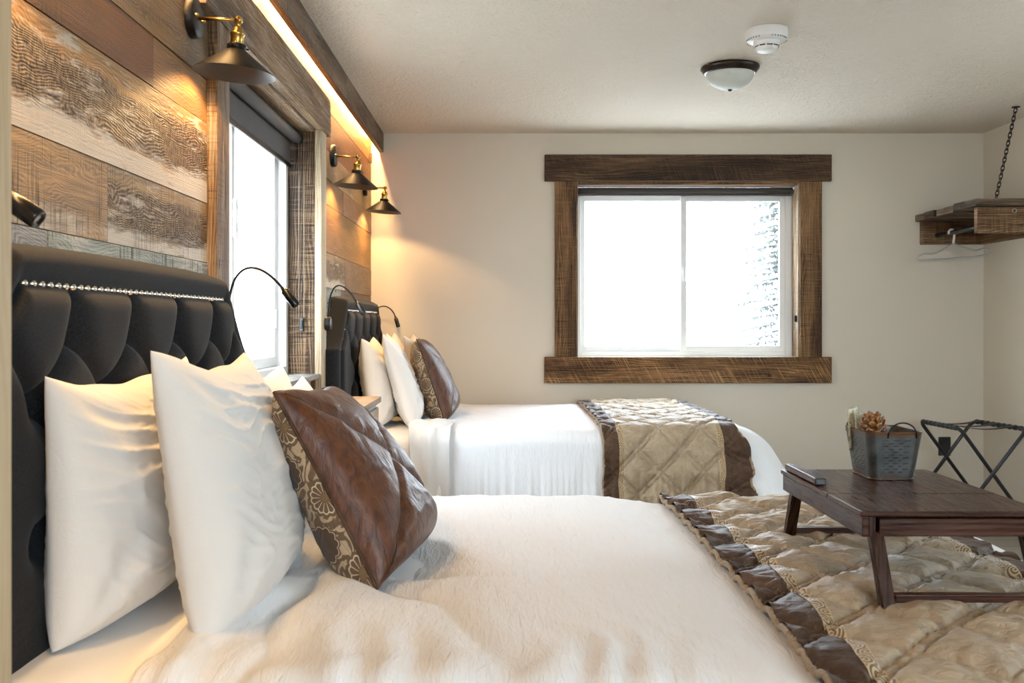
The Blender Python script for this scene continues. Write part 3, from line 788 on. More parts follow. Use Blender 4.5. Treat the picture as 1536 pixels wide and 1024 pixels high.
class Duvet:
    def __init__(s, yc, seed, tray=False):
        s.yc, s.seed, s.tray = yc, seed, tray
        s.x0, s.x1 = (-.53 if tray else -.44), 1.11; s.hx = (s.x1-s.x0)/2; s.cx = (s.x1+s.x0)/2; s.hy = .69; s.r = .075
    def top(s, x, y):
        z = .688+.006*fr(x*2.3, y*2.3, s.seed, 3)+.0025*fr(x*9, y*6, s.seed+3, 3)
        z += .0024*(1-abs(nz(x*15+2*nz(y*3, x*2), y*3.2, s.seed+6))*2)**3
        z += .004*math.sin((x+.44)/1.6*PI)*math.cos((y-s.yc)/.7*PI/2)
        # folds pulled tight towards the pillows at the head end
        if s.tray:
            px, py = -.40, s.yc+.02
            r = math.hypot(x-px, y-py); a = math.atan2(x-px, py-y)
            wgt = sm(.52, .05, x-px)*sm(.05, .3, py-y)
            z += wgt*.042*(abs(math.sin(a*6.0+2.2*nz(x*3, y*3, 4)))**.6-.6)*min(1, r/.3)
            z += .007*sm(-.42, -.66, y-s.yc)*sm(.45, .1, x)*math.sin(x*62+6*nz(x*5, y*4, 1))
            z += -.030*math.exp(-((x+.20)/.10)**2-((y-2.03)/.27)**2)
            # lump of the quilted end
            z += -.026*sm(.22, .50, x)+.014*sm(.46, .60, x)*nz(x*6+9, y*5, 2)
        else:
            z += sm(-.15, -.42, x)*.012*math.sin(y*30+3*nz(x*5, y*5))
        t = max(0, min(1, (x-s.x0)/.055)); t = math.sqrt(t*(2-t))     # head edge lies down on the sheet
        z = .667*(1-t)+z*t
        return z
    def at(s, u, v, a=0, off=0):
        k = .035
        px = s.cx+s.hx*u*(1-k*(max(u, 0)**2)*abs(v)**22) if u > 0 else s.cx+s.hx*u
        py = s.yc+s.hy*v*(1-k*max(u, 0)**22)
        u = min(u, 1); nx = max(u, 0)**27/s.hx; ny = (abs(v)**27)*(1 if v > 0 else -1)/s.hy
        L = math.hypot(nx, ny) or 1; nx /= L; ny /= L
        z = s.top(px, py)
        if a <= 0: return Vector((px, py, z+off))
        r = s.r+.03*abs(nx); q = r*PI/2
        if a < q:
            th = a/r; out, dn = r*math.sin(th), r*(1-math.cos(th)); fa = th
        else: out, dn, fa = r, r+(a-q), PI/2
        corner = (max(u, 0)*abs(v))**10
        sc_ = px if abs(ny) > abs(nx) else py
        per = px*abs(ny)+py*abs(nx)
        fold = (.35*math.sin(per*34+5*nz(per*4, s.seed))+.25*math.sin(per*83+6*nz(per*3+5, s.seed, 2))+.22*math.sin(per*190+9*nz(per*4+5, s.seed, 7)))
        out += (sm(.05, .45, dn)*(.016*fold+.020)-.010*sm(-.88, -1, u))*(.15+.85*sm(-1, -.86, u))+dn*(.05+.34*corner+.36*abs(nx)**3)
        out += .004*fr(per*7, dn*3, s.seed, 3)*sm(0, .1, dn)
        return Vector((px+nx*(out+off*math.sin(fa)), min(py+ny*(out+off*math.sin(fa)), 6.022), z-dn+off*math.cos(fa)))
    def mesh(s, NX, NY, NS, L):
        mb = MB()
        def cs(t):  # denser near both ends
            t = 2*t-1; return math.sin(t*PI/2)*.35+t*.65
        U = [(-1+2*i/NX) if i < NX*.6 else None for i in range(NX+1)]
        def uu(i):
            t = i/NX; return -1+2*(t*.7+.3*math.sin(t*PI/2)) 
        def vv(j): return cs(j/NY)
        idx = {}
        for i in range(NX+1):
            for j in range(NY+1):
                idx[i, j] = len(mb.v); mb.v.append(s.at(uu(i), vv(j)))
        F = []
        for i in range(NX):
            for j in range(NY): F.append((idx[i, j], idx[i+1, j], idx[i+1, j+1], idx[i, j+1]))
        loop = [(i, 0) for i in range(NX+1)]+[(NX, j) for j in range(1, NY+1)]+[(i, NY) for i in range(NX-1, -1, -1)]
        prev = [idx[k] for k in loop]
        for q in range(1, NS+1):
            a = L*q/NS; cur = []
            for k in loop:
                cur.append(len(mb.v)); mb.v.append(s.at(uu(k[0]), vv(k[1]), a))
            for t in range(len(loop)-1): F.append((prev[t], cur[t], cur[t+1], prev[t+1]))
            prev = cur
        for f_ in F: mb.f.append(list(f_)); mb.mi.append(0); mb.smooth.append(True); mb.uv.append(None)
        return mb
D1 = Duvet(2.065, 1.3, True); D2 = Duvet(5.195, 8.1)
tag(build('duvet', D1.mesh(190, 170, 50, .52), M['duvet'], recalc=True), 'white crinkled duvet spread over the near bed with the tray table', 'duvet')
tag(build('duvet', D2.mesh(240, 90, 50, .56), M['duvet'], recalc=True), 'white duvet with hanging folds over the far bed below the window', 'duvet')
def sheet(yc, label):
    def P(u, v):
        a = (2*v-1)*(.74+.42); s_ = 1 if a > 0 else -1; A = abs(a)
        r = .06; flat = .70
        if A < flat: y, z = A, 0
        elif A < flat+r*PI/2: th = (A-flat)/r; y, z = flat+r*math.sin(th), -r*(1-math.cos(th))
        else: y, z = flat+r, -r-(A-flat-r*PI/2)
        x = -.748+u*.62
        return Vector((x, yc+s_*y+0*s_, .664+z+.003*fr(x*5, a*5, yc, 3)))
    mb = MB().grid(60, 120, P)
    mb.grid(1, 40, lambda u, v: Vector((-.748+.004*u, yc+(2*v-1)*.70, .664-.3*u)))
    return tag(build('fitted_sheet', mb, M['sheet'], recalc=True), label, 'sheet')
sheet(2.065, 'white fitted sheet showing under the pillows of the near bed')
sheet(5.195, 'white fitted sheet showing under the pillows of the far bed')
# turned-down duvet corner at the head of the far bed, part of the sheet set
def turned_corner():
    def P(u, v):
        x = -.46+.22*u*(1-.25*v)+.05*v; a = -.30+.72*v
        y0 = 5.195-.69
        if a < .0: y, z = y0-a*0+(-a), .700
        elif a < .09*PI/2: th = a/.09; y, z = y0-.09*math.sin(th), .700-.09*(1-math.cos(th))
        else: y, z = y0-.09-.05*(a-.14), .700-.09-(a-.14)
        f_ = .008*math.sin(u*12+v*3)+.006*fr(u*4, v*5, 2, 3)
        return Vector((x, y-.012-f_, z+.004+f_))
    return tag(build('top_sheet', MB().grid(40, 60, P), M['pillow'], solid=.004), 'white top sheet folded over the duvet edge beside far pillows', 'sheet')
turned_corner()

# ------------------------------------------------------------------ quilted bed runners
def runner(D, label, nx, ny, seed):
    t = thing('bed_runner', (.77, D.yc, .69), label, 'bed runner', 'quilted bed runners at the foot of each bed')
    XA, XB = .455, 1.085
    L = .46; q0 = D.hy
    tot = 2*(q0+L)
    def pos(x, s_, off):    # s_ = arc position across the bed, 0 at centre
        u = (x-D.cx)/D.hx
        if abs(s_) <= q0: p = D.at(u, s_/q0, 0, off)
        else: p = D.at(u, 1 if s_ > 0 else -1, abs(s_)-q0, off)
        return p
    def edge_w(s_): return .007*nz(s_*4, seed)+.004*nz(s_*13, seed+4)
    def off(x, s_, amp=1.0):
        d, dp = seams_dist(x+.0, s_)
        puff = .014*(1-math.exp(-dp/.016))+.005-.0055*math.exp(-(d/.0050)**2)
        top_ = 1-.6*sm(q0-.04, q0+.08, abs(s_))
        cr = .0018*fr(x*18, s_*12, seed, 3)+.0105*abs(nz(x*20+s_*14, s_*30-x*12, seed))*(.4+.6*math.exp(-dp/.03))
        lum = .006*fr(x*5, s_*4, seed+7, 2)
        return .012+amp*top_*(cr+lum+.004)+puff
    def strip(name, xa, xb, n, mat, amp=1.0, raise_=0.0, uv=False, wob=(1, 1)):
        def P(a, c):
            s_ = (2*c-1)*(q0+L)
            x = xa+(xb-xa)*a + edge_w(s_)*(wob[0]*(1-a)+wob[1]*a)
            return pos(x, s_, off(x, s_, amp)+raise_)
        mb = MB().grid(n, ny, P, uvf=(lambda a, c: (c*tot, a)) if uv else None)
        return build(name, mb, mat, t, recalc=True)
    w1, w2 = .070, .022
    strip('center_panel', XA+w1+w2, XB-w1-w2, nx, M['q_beige'])
    strip('border_band', XA, XA+w1, max(8, nx//6), M['q_brown'])
    strip('border_band', XB-w1, XB, max(8, nx//6), M['q_brown'])
    strip('ribbon_trim', XA+w1-.001, XA+w1+w2+.001, 5, M['ribbon'], 1.0, .0012, True)
    strip('ribbon_trim', XB-w1-w2-.001, XB-w1+.001, 5, M['ribbon'], 1.0, .0012, True)
    for xe in (XA, XB):
        pts = []
        for k in range(ny+1):
            s_ = (2*k/ny-1)*(q0+L); x = xe+edge_w(s_)
            pts.append(pos(x, s_, off(x, s_, .25)*.6+.004))
        build('piping', MB().tube(pts, .0062, 8), M['q_pipe'], t)
    # edge wall down to the duvet so the runner has thickness
    return t
runner(D1, 'brown and beige quilted bed runner lying under the wooden tray table', 150, 640, 2.0)
runner(D2, 'brown and beige quilted bed runner hanging over the far bed', 120, 520, 6.0)

# ------------------------------------------------------------------ pillows
def pillow_fn(W, Hh, T, seed, pinch=.05, wr=.010, p=.43, back=.5, ear=.12):
    cor = [(-1, -1), (-1, 1), (1, -1), (1, 1)]
    def f(u, v, side):
        y = W/2*u*(1-pinch*(1-v*v)*abs(u))
        z = Hh/2*v*(1-(ear if v > 0 else .02)*(1-u*u)*abs(v))
        e = max(0, (1-abs(u)**2.6)*(1-abs(v)**(2.4 if v > 0 else 4.5)))
        t = T/2*(e**p)*(1-.18*v)*(1 if side > 0 else back)
        w_ = 0; m = min(1, e*1.3)
        for i, (cu, cv) in enumerate(cor):
            du, dv = (u-cu)*W/2, (v-cv)*Hh/2; r = math.hypot(du, dv)
            a = math.atan2(dv, du)
            w_ += .55*math.sin(a*9+seed*3+i*1.7+2.5*nz(du*7, dv*7, seed+i))*math.exp(-((r-.11)/.085)**2)
        qx = u*1.5+.7*nz(u*1.4, v*1.6, seed+2); qy = v*3.2+u*.9+.9*nz(u*1.2, v*1.5, seed+5)
        rid = (1-abs(nz(qx, qy*1.5, seed+side))*2.2)
        w_ += .55*max(0, rid)**3+.25*max(0, 1-abs(nz(qx*2.2, qy*3.1, seed+9))*2.4)**3
        w_ += .8*nz(u*1.3+seed, v*1.5, side*3)
        return Vector((side*(t+wr*w_*m), y, z+.010*nz(u*2, seed)*(1 if v > 0 else .3)))
    return f
def pose(x, y, z, lean, yaw=0, roll=0, Hh=.4):
    """pillow stands on its lower edge centre (x,y,z); lean tips its top back towards the headboard"""
    return Matrix.Translation((x, y, z)) @ Matrix.Rotation(yaw, 4, 'Z') @ Matrix.Rotation(-lean, 4, 'Y') @ Matrix.Rotation(roll, 4, 'X') @ Matrix.Translation((0, 0, Hh/2))
def pillow(label, W, Hh, T, seed, Mx, n=56, group=None, pinch=.055, wr=.013, ear=.155):
    f = pillow_fn(W, Hh, T, seed, pinch, wr, ear=ear)
    mb = MB()
    def cs(t): t = 2*t-1; return math.sin(t*PI/2)*.55+t*.45
    for side in (1, -1):
        mb.grid(n, n, lambda a, c: Mx @ f(cs(a), cs(c), side))
    o = build('pillow', mb, M['pillow'], weld=True)
    return tag(o, label, 'pillow', group)
R = math.radians
BZ = .668
pillow('rear white pillow against the near headboard, leftmost in the photo', .60, .43, .19, 1, pose(-.690, 1.80, BZ+.006, R(1), R(-2), R(1), .43), 110, 'white pillows on the near bed')
pillow('large white pillow leaning behind the brown cushion on the near bed', .66, .47, .20, 5, pose(-.485, 1.83, BZ-.004, R(10), R(3), R(-2), .47), 120, 'white pillows on the near bed')
pillow('white pillow on far side of near bed, peeking behind the big one', .52, .405, .17, 9, pose(-.615, 2.49, BZ, R(3), 0, R(-2), .405), 50, 'white pillows on the near bed', ear=.17)
pillow('white pillow on far side of near bed, hidden behind the brown cushion', .54, .37, .17, 12, pose(-.50, 2.50, BZ, R(12), 0, 0, .37), 50, 'white pillows on the near bed')
pillow('rear white pillow against the far headboard, near side of far bed', .56, .445, .18, 15, pose(-.63, 4.93, BZ, R(8), R(2), 0, .445), 50, 'white pillows on the far bed')
pillow('front white pillow of the far bed, bright and upright', .58, .48, .16, 18, pose(-.47, 4.98, BZ, R(17), R(5), 0, .48), 60, 'white pillows on the far bed')
pillow('rear white pillow on window side of far bed, behind the others', .56, .46, .17, 21, pose(-.60, 5.60, BZ, R(8), 0, 0, .46), 40, 'white pillows on the far bed')
pillow('white pillow peeking behind the far brown cushion', .56, .46, .17, 24, pose(-.44, 5.62, BZ, R(14), 0, 0, .46), 40, 'white pillows on the far bed')

def cushion(label, W, Hh, T, seed, Mx, n=90):
    t = thing('cushion', Mx @ Vector((0, 0, -Hh/2)), label, 'cushion', 'brown satin cushions with embroidered backs')
    base = pillow_fn(W, Hh, T, seed, .045, .003, .42, 1.0, .04)
    def cs(q): q = 2*q-1; return math.sin(q*PI/2)*.55+q*.45
    def f(u, v, side):
        p = base(u, v, side); p.x -= .008*u*v
        if side > 0:
            d = min(abs(u-v), abs(u+v))*W/2*.707
            e = (1-u*u)*(1-v*v)
            crease = .017*math.exp(-d/.020)*min(1, e*5)
            wr = .0012*math.sin(20*(abs(u)+.3*v)+6*nz(u*3, v*3, seed))*math.exp(-(d/.07)**2)*min(1, e*4)
            p.x += -crease+wr+.0035*fr(u*1.6, v*2, seed, 2)*min(1, e*4)
        return p
    build('front_panel', MB().grid(n, n, lambda a, c: Mx @ f(cs(a), cs(c), 1)), M['satin'], t, recalc=True)
    def buv(a, c):
        u, v = cs(a), cs(c); p = f(u, v, -1); d = abs(p.x)
        return (p.y-math.copysign(d*abs(u)**4, u), p.z-math.copysign(d*abs(v)**6, v))
    mb = MB().grid(n, n, lambda a, c: Mx @ f(cs(a), cs(c), -1), uvf=buv)
    build('back_panel', mb, M['paisley'], t, recalc=True)
    pts = [(-1+2*k/60, -1) for k in range(60)]+[(1, -1+2*k/60) for k in range(60)]+[(1-2*k/60, 1) for k in range(60)]+[(-1, 1-2*k/60) for k in range(60)]
    build('piping', MB().tube([Mx @ f(u, v, 1) for u, v in pts], .0038, 8, closed=True), M['q_brown'], t)
    for sg in (-1, 1):
        pts = [Mx @ (f(q/40, sg*q/40, 1)+Vector((.0012, 0, 0))) for q in range(-38, 39)]
        build('seam', MB().tube(pts, .0016, 6), M['q_brown'], t)
    return t
cushion('large brown satin cushion with paisley edge leaning on near pillows', .455, .42, .20, 31, pose(-.210, 2.055, BZ+.004, R(31), R(-4), R(-2), .43))
cushion('brown satin cushion with paisley edge on the far bed', .50, .44, .19, 37, pose(-.30, 5.18, BZ+.018, R(21), R(2), 0, .44), 60)

# ------------------------------------------------------------------ nightstand between the beds
ns = thing('nightstand', (-.68, 4.0, 0), 'brown wooden nightstand between the beds, only a corner showing', 'nightstand')
build('tabletop', MB().box(-.79, -.545, 3.72, 4.315, H-.35, H-.325), M['nightstand'], ns, bevel=.002)
build('body', MB().box(-.79, -.565, 3.74, 4.30, .1, H-.351), M['blue_rim'], ns, bevel=.003)
build('drawer', MB().box(-.565, -.552, 3.76, 4.28, H-.55, H-.37), M['nightstand'], ns, bevel=.002)
for a in (-.77, -.59):
    for c in (3.77, 4.27): build('leg', MB().box(a-.02, a+.02, c-.02, c+.02, 0, .1), M['nightstand'], ns)

# ------------------------------------------------------------------ wall sconces
def sconce(y, label, vis=True):
    t = thing('wall_sconce', (XW, y, H+.804), label, 'wall lamp', 'black and brass cone sconces on the plank wall')
    zc = H+.804
    ry = Matrix.Translation((XW+.0015, y, zc)) @ Matrix.Rotation(PI/2, 4, 'Y')
    build('backplate', MB().lathe([(0, .022), (.046, .022), (.0525, .018), (.0535, .0)], ry, 40), M['black'], t)
    mb = MB()
    for dz in (-.028, .028): mb.lathe([(0, .031), (.004, .030), (.005, .022)], Matrix.Translation((XW+.0015, y+dz, zc)) @ Matrix.Rotation(PI/2, 4, 'Y'), 12)
    build('cap_nut', mb, M['brass'], t)
    tilt = R(4.5)
    j = Vector((XW+.128, y, zc-.006))
    build('arm', MB().tube([(XW+.02, y, zc), tuple(j)], .0048, 12), M['brass'], t)
    mb = MB().lathe([(0, .011), (.008, .010), (.011, .004), (.011, -.004), (.008, -.010), (0, -.011)], Matrix.Translation(j) @ Matrix.Rotation(PI/2, 4, 'X'), 20)
    mb.lathe([(0, .017), (.004, .016), (.005, .010)], Matrix.Translation(j) @ Matrix.Rotation(PI/2, 4, 'X'), 12)
    mb.tube([j, j+Vector((-.0015, 0, -.022))], .0055, 12)
    build('knuckle', mb, M['brass'], t)
    Ms = Matrix.Translation(j+Vector((-.001, 0, -.012))) @ Matrix.Rotation(tilt, 4, 'Y')
    prof = [(0, -.006), (.010, -.006), (.013, -.010), (.0135, -.018), (.0185, -.020), (.020, -.024), (.0185, -.028), (.017, -.030), (.017, -.056), (.018, -.060), (0, -.060)]
    build('socket', MB().lathe(prof, Ms, 28), M['brass'], t)
    mb = MB().lathe([(.0175, -.052), (.0235, -.052), (.0245, -.055), (.0245, -.066), (.022, -.068)], Ms, 28)
    for a in (0, 2*PI/3, 4*PI/3):
        d = Vector((math.cos(a+.4), math.sin(a+.4), 0)); mb.tube([Ms @ (d*.024+Vector((0, 0, -.060))), Ms @ (d*.032+Vector((0, 0, -.060)))], .0025, 8)
    build('shade_ring', mb, M['shade_out'], t)
    sh = build('lamp_shade', MB().lathe([(.0225, -.0655), (.026, -.068), (.104, -.1265), (.1065, -.1295)], Ms, 64), M['shade_out'], t)
    build('shade_lining', MB().lathe([(.0215, -.0675), (.025, -.070), (.103, -.1285), (.1065, -.1300)], Ms, 64), M['shade_in'], t)
    build('bulb', MB().lathe([(.010, -.062), (.012, -.068), (.018, -.076), (.018, -.084), (.012, -.092), (.006, -.0945), (0, -.095)], Ms, 24), M['bulb'], t)
    l = bpy.data.lights.new('sconce_bulb', 'SPOT'); l.energy = 9.5; l.color = WARM; l.shadow_soft_size = .018
    l.spot_size = R(142); l.spot_blend = .25
    lo = bpy.data.objects.new('sconce_bulb', l); COL.objects.link(lo); lo.parent = t
    lo.location = (Ms @ Vector((0, 0, -.112)))-Vector(t.location); lo.rotation_euler = (0, tilt, 0)
    return t
sconce(2.546, 'largest black cone wall sconce, left of the bedside window')
sconce(4.64, 'middle cone sconce, just right of the bedside window')
sconce(5.70, 'smallest and farthest cone sconce beside the back wall')
sconce(1.45, 'cone sconce over the near side of the near bed, above the frame')

# ------------------------------------------------------------------ gooseneck reading lamps
def reader(y, xb, zb, ztop, xh, zh, label, dirv, hl=.062, hr=.0125):
    t = thing('reading_lamp', (xb, y, zb), label, 'reading lamp', 'black gooseneck reading lamps')
    build('base', MB().lathe([(0, .026), (.026, .026), (.030, .023), (.031, .0)], Matrix.Translation((xb, y, zb)) @ Matrix.Rotation(PI/2, 4, 'Y'), 30), M['blackplastic'], t)
    st = Vector((xb+.013, y, zb+.022)); hd = Vector((xh, y, zh)); dv = Vector(dirv).normalized()
    k = (ztop-zb)*1.18
    pts = bez(st, st+Vector((-.0, 0, k*.92)), hd-dv*(k*.82), hd, 28)
    build('gooseneck', MB().tube(pts, .0036, 10), M['black'], t)
    Mx = Matrix.Translation(hd) @ dv.to_track_quat('Z', 'Y').to_matrix().to_4x4()
    build('lamp_head', MB().lathe([(0, -.006), (.006, -.006), (.0075, .004), (hr, .008), (hr, hl-.003), (hr-.0015, hl), (hr-.004, hl), (hr-.005, hl-.004), (0, hl-.004)], Mx, 24), M['black_gloss'], t)
    build('lens', MB().lathe([(hr-.0055, hl-.0035), (.003, hl-.002), (0, hl-.002)], Mx, 16), M['steel'], t)
reader(2.757, -.797, H+.004, H+.139, -.628, H+.098, 'gooseneck lamp arching in front of the bedside window', (.62, 0, -.78))
reader(4.33, -.797, H+.000, H+.152, -.655, H+.093, 'gooseneck lamp on the pale casing by the far headboard', (.52, 0, -.85))
reader(5.995, XW+.002, H-.01, H+.099, -.668, H+.037, 'farthest gooseneck lamp, reaching over against the back wall', (.28, 0, -.96))
reader(1.22, XW-.02, H+.06, H+.21, -.640, H+.168, 'black lamp head poking out behind the pale post', (.80, 0, -.55), .066, .0135)

# ------------------------------------------------------------------ ceiling fixtures
cl = thing('ceiling_light', (1.048, 4.47, ZC), 'flush ceiling light with frosted bowl and dark bronze ring', 'ceiling lamp')
Tm = Matrix.Translation((1.048, 4.47, ZC-.0005))
build('ring', MB().lathe([(.0, 0), (.124, 0), (.134, -.006), (.134, -.012), (.127, -.020), (.120, -.030), (.114, -.036), (.108, -.034)], Tm, 64), M['bronze'], cl)
build('glass_bowl', MB().lathe([(.109*math.cos(a), -.032-.075*math.sin(a)) for a in [PI/2*k/16 for k in range(17)]], Tm, 64), M['frost'], cl)
build('finial', MB().lathe([(.011, -.104), (.010, -.109), (.005, -.114), (0, -.115)], Tm, 20), M['bronze'], cl)
sd = thing('smoke_detector', (1.065, 3.91, ZC), 'round white smoke detector on the ceiling', 'smoke detector')
Td = Matrix.Translation((1.065, 3.91, ZC-.0005))
build('base', MB().lathe([(0, 0), (.083, 0), (.084, -.004), (.083, -.034), (.076, -.046), (.056, -.050), (.046, -.050)], Td, 48), M['plastic'], sd)
build('sensor_cap', MB().lathe([(.053, -.049), (.052, -.056), (.041, -.082), (.039, -.086), (.034, -.088), (0, -.089)], Td, 40), M['plastic'], sd)
mb = MB()
for k in range(10):
    a = 2*PI*k/10
    mb.box(-.0115, .0115, -.001, .001, -.0022, .0022, M=Td @ Matrix.Rotation(a, 4, 'Z') @ Matrix.Translation((0, -.0468, -.070)) @ Matrix.Rotation(R(-25), 4, 'X'))
for k in range(40):
    if k % 10 > 6: continue
    a = 2*PI*k/40
    mb.box(-.001, .001, -.006, .006, -.0012, .0012, M=Td @ Matrix.Rotation(a, 4, 'Z') @ Matrix.Translation((0, -.0785, -.0415)) @ Matrix.Rotation(R(50), 4, 'X'))
build('vent_slot', mb, M['blackplastic'], sd)

# ------------------------------------------------------------------ hanging shelf, chain, hanger
sh = thing('wall_shelf', (2.78, 5.65, H+.49), 'rough wooden shelf with hanging rod in the back right corner', 'shelf')
n = 6; y0s, y1s = 5.25, YB-.001
wd = (y1s-y0s)/n
for k in range(n):
    a = y0s+k*wd+.0015; c = y0s+(k+1)*wd-.0015; jx = random.uniform(-.015, .012); jz = random.uniform(-.005, .005)
    build('board', MB().box(2.575+jx, XR-.001, a, c, H+.637+jz, H+.677+jz), M['shelf'], sh, bevel=.003)
build('front_apron', MB().box(2.578, XR-.001, y0s+.008, y0s+.046, H+.492, H+.633), M['shelf_apron'], sh, bevel=.003)
build('back_ledger', MB().box(2.60, XR-.001, YB-.042, YB-.001, H+.492, H+.633), M['shelf_apron'], sh, bevel=.003)
build('side_ledger', MB().box(XR-.042, XR-.001, y0s+.048, YB-.044, H+.492, H+.633), M['shelf_apron'], sh, bevel=.003)
build('hanging_rod', MB().tube([(2.69, y0s+.047, H+.545), (2.69, YB-.043, H+.545)], .014, 16), M['blackplastic'], sh)
mb = MB().tube([(2.775+.011*math.cos(a), y0s-.001, H+.612+.011*math.sin(a)) for a in [2*PI*k/16 for k in range(16)]], .0022, 6, closed=True)
build('screw_eye', mb, M['steel'], sh)
ch = thing('hanging_chain', (2.69, 5.26, H+.68), 'black chain running from the ceiling to the corner shelf', 'chain')
A = Vector((2.81, 5.30, ZC-.008)); B = Vector((2.69, 5.28, H+.678)); dirn = (B-A).normalized(); Ltot = (B-A).length
nl = 22
proto = [None, None]
for k in range(nl):
    c = A+dirn*(Ltot*(k+.5)/nl); hl, hw = Ltot/nl*.5+.003, .0085
    if proto[k % 2] is None:
        side = Vector((1, 0, 0)) if k % 2 == 0 else Vector((0, 1, 0))
        side = (side-dirn*side.dot(dirn)).normalized()
        pts = []
        for q in range(20):
            a = 2*PI*q/20; ca, sa = math.cos(a), math.sin(a)
            pts.append(side*hw*ca+dirn*(max(-1, min(1, sa*1.25))*hl))
        o = build('chain_link', MB().tube(pts, .0026, 7, closed=True), M['chain'], ch, origin=False); proto[k % 2] = o
    else:
        o = proto[k % 2].copy(); COL.objects.link(o); o.parent = ch
    o.location = c-Vector(ch.location)
build('ceiling_hook', MB().lathe([(0, 0), (.022, 0), (.022, -.003), (.004, -.006), (.003, -.012)], Matrix.Translation((2.81, 5.30, ZC-.0005)), 20), M['chain'], ch)
hg = thing('clothes_hanger', (2.69, 5.80, H+.36), 'clear grey clothes hanger with metal hook on the shelf rod', 'hanger')
hx, hy_, hz = 2.70, 5.80, H+.545
pts = [Vector((2.69+.0175*math.cos(a), hy_, hz+.0175*math.sin(a))) for a in [PI*1.15-PI*1.25*k/14 for k in range(15)]]
pts += [Vector((hx+.005, hy_, hz-.03)), Vector((hx, hy_, hz-.065))]
build('hook', MB().tube(pts, [.0065]*len(pts), 10), M['plastic'], hg)
zt = hz-.066; zb_ = H+.385
for dy in (-.003, ):
    sh_pts = [(hx, zt), (hx-.09, zt-.052), (hx-.125, zt-.06), (hx-.16, zt-.058), (hx-.195, zt-.072), (hx-.203, zt-.09), (hx-.185, zb_-.004), (hx-.09, zb_), (hx+.10, zb_+.012), (hx+.185, zb_+.024), (hx+.205, zb_+.04), (hx+.198, zb_+.056), (hx+.165, zb_+.062), (hx+.125, zb_+.050), (hx+.09, zb_+.058)]
    P3 = [(x, hy_+(x-hx)*-.18, z) for x, z in sh_pts]
    build('hanger_body', MB().tube(P3, .0052, 8, closed=True), M['hangerm'], hg, subs=0)

# ------------------------------------------------------------------ outlet
ou = thing('wall_outlet', (2.755, YB-.004, H-.766), 'black wall outlet low on the back wall behind the luggage rack', 'outlet')
build('cover_plate', MB().box(2.717, 2.793, YB-.006, YB-.0005, H-.825, H-.708), M['outlet'], ou, bevel=.002)
for dz in (-.02, .02): build('socket', MB().box(2.74, 2.77, YB-.0085, YB-.006, H-.7665+dz-.013, H-.7665+dz+.013), M['blackplastic'], ou, bevel=.002)

# ------------------------------------------------------------------ luggage rack
lr = thing('luggage_rack', (2.70, 5.57, 0), 'black folding luggage rack with webbing straps in the corner', 'luggage rack')
FA, NA, FB, NB = Vector((2.50, 5.80, H-.585)), Vector((2.545, 5.385, H-.585)), Vector((2.815, 5.80, H-.585)), Vector((2.895, 5.345, H-.585))
FA2, NA2 = Vector((2.93, 5.80, .012)), Vector((2.965, 5.385, .012)); FB2, NB2 = Vector((2.385, 5.80, .012)), Vector((2.45, 5.345, .012))
def uframe(a0, a1, b0, b1):
    """floor - top corner - top corner - floor with rounded bends"""
    pts = [a0]
    for (p, q, r_) in ((a0, a1, b1), (a1, b1, b0)):
        d1 = (p-q).normalized(); d2 = (r_-q).normalized(); rr = .045
        pts += bez(q+d1*rr, q+d1*rr*.4, q+d2*rr*.4, q+d2*rr, 8)
    pts.append(b0)
    return pts
build('tube_frame', MB().tube(uframe(FA2, FA, NA2, NA), .0105, 14), M['tubeblack'], lr)
build('tube_frame', MB().tube(uframe(FB2, FB, NB2, NB), .0105, 14), M['tubeblack'], lr)
build('cross_brace', MB().tube([FA2.lerp(FA, .25), NA2.lerp(NA, .25)], .008, 10), M['tubeblack'], lr)
build('cross_brace', MB().tube([FB2.lerp(FB, .25), NB2.lerp(NB, .25)], .008, 10), M['tubeblack'], lr)
for k, q in enumerate((.18, .5, .82)):
    a = FA.lerp(NA, q); c = FB.lerp(NB, q)
    def P(u, v, a=a, c=c):
        p = a.lerp(c, u); p = p+Vector((0, (v-.5)*.045, .012-.022*math.sin(PI*u))); return p
    build('strap', MB().grid(20, 4, P), M['strap'], lr, solid=.002)
for (a, c) in ((FA, NA), (FB, NB)):      # webbing wound round the top bars
    mb = MB(); nt = 9
    pts = []
    d = (c-a).normalized(); up = Vector((0, 0, 1)); sd_ = d.cross(up)
    for k in range(nt):
        q = .10+.80*k/(nt-1); o_ = a.lerp(c, q)
        mb.tube([o_-d*.016+up*.001, o_-d*.008, o_+d*.008, o_+d*.016+up*.001], [.0115, .0150, .0150, .0115], 12)
    build('webbing_wrap', mb, M['strap'], lr)

# ------------------------------------------------------------------ tray table on the near bed
tt = thing('tray_table', (.79, 1.945, H-.49), 'dark espresso wooden tray table with splayed legs on the near bed', 'tray table')
ZT = H-.33; TX0, TX1, TY0, TY1 = .628, .958, 1.698, 2.19; YS = 1.877
build('fixed_panel', MB().box(TX0, TX1, TY0, YS-.001, ZT-.010, ZT, along=1), M['tray'], tt, bevel=.0025)
build('tilting_panel', MB().box(TX0, TX1, YS+.001, TY1, ZT-.010, ZT, along=1), M['tray'], tt, bevel=.0025)
mb = MB(); a = .004
mb.box(TX0+a, TX0+a+.012, TY0+a, TY1-a, ZT-.046, ZT-.0105); mb.box(TX1-a-.012, TX1-a, TY0+a, TY1-a, ZT-.046, ZT-.0105)
mb.box(TX0+a+.012, TX1-a-.012, TY1-a-.012, TY1-a, ZT-.046, ZT-.0105); mb.box(TX0+a+.012, TX0+.028, TY0+a, TY0+a+.012, ZT-.046, ZT-.0105)
mb.box(TX0+.0125, TX1-.0125, TY0+.02, YS, ZT-.045, ZT-.040)
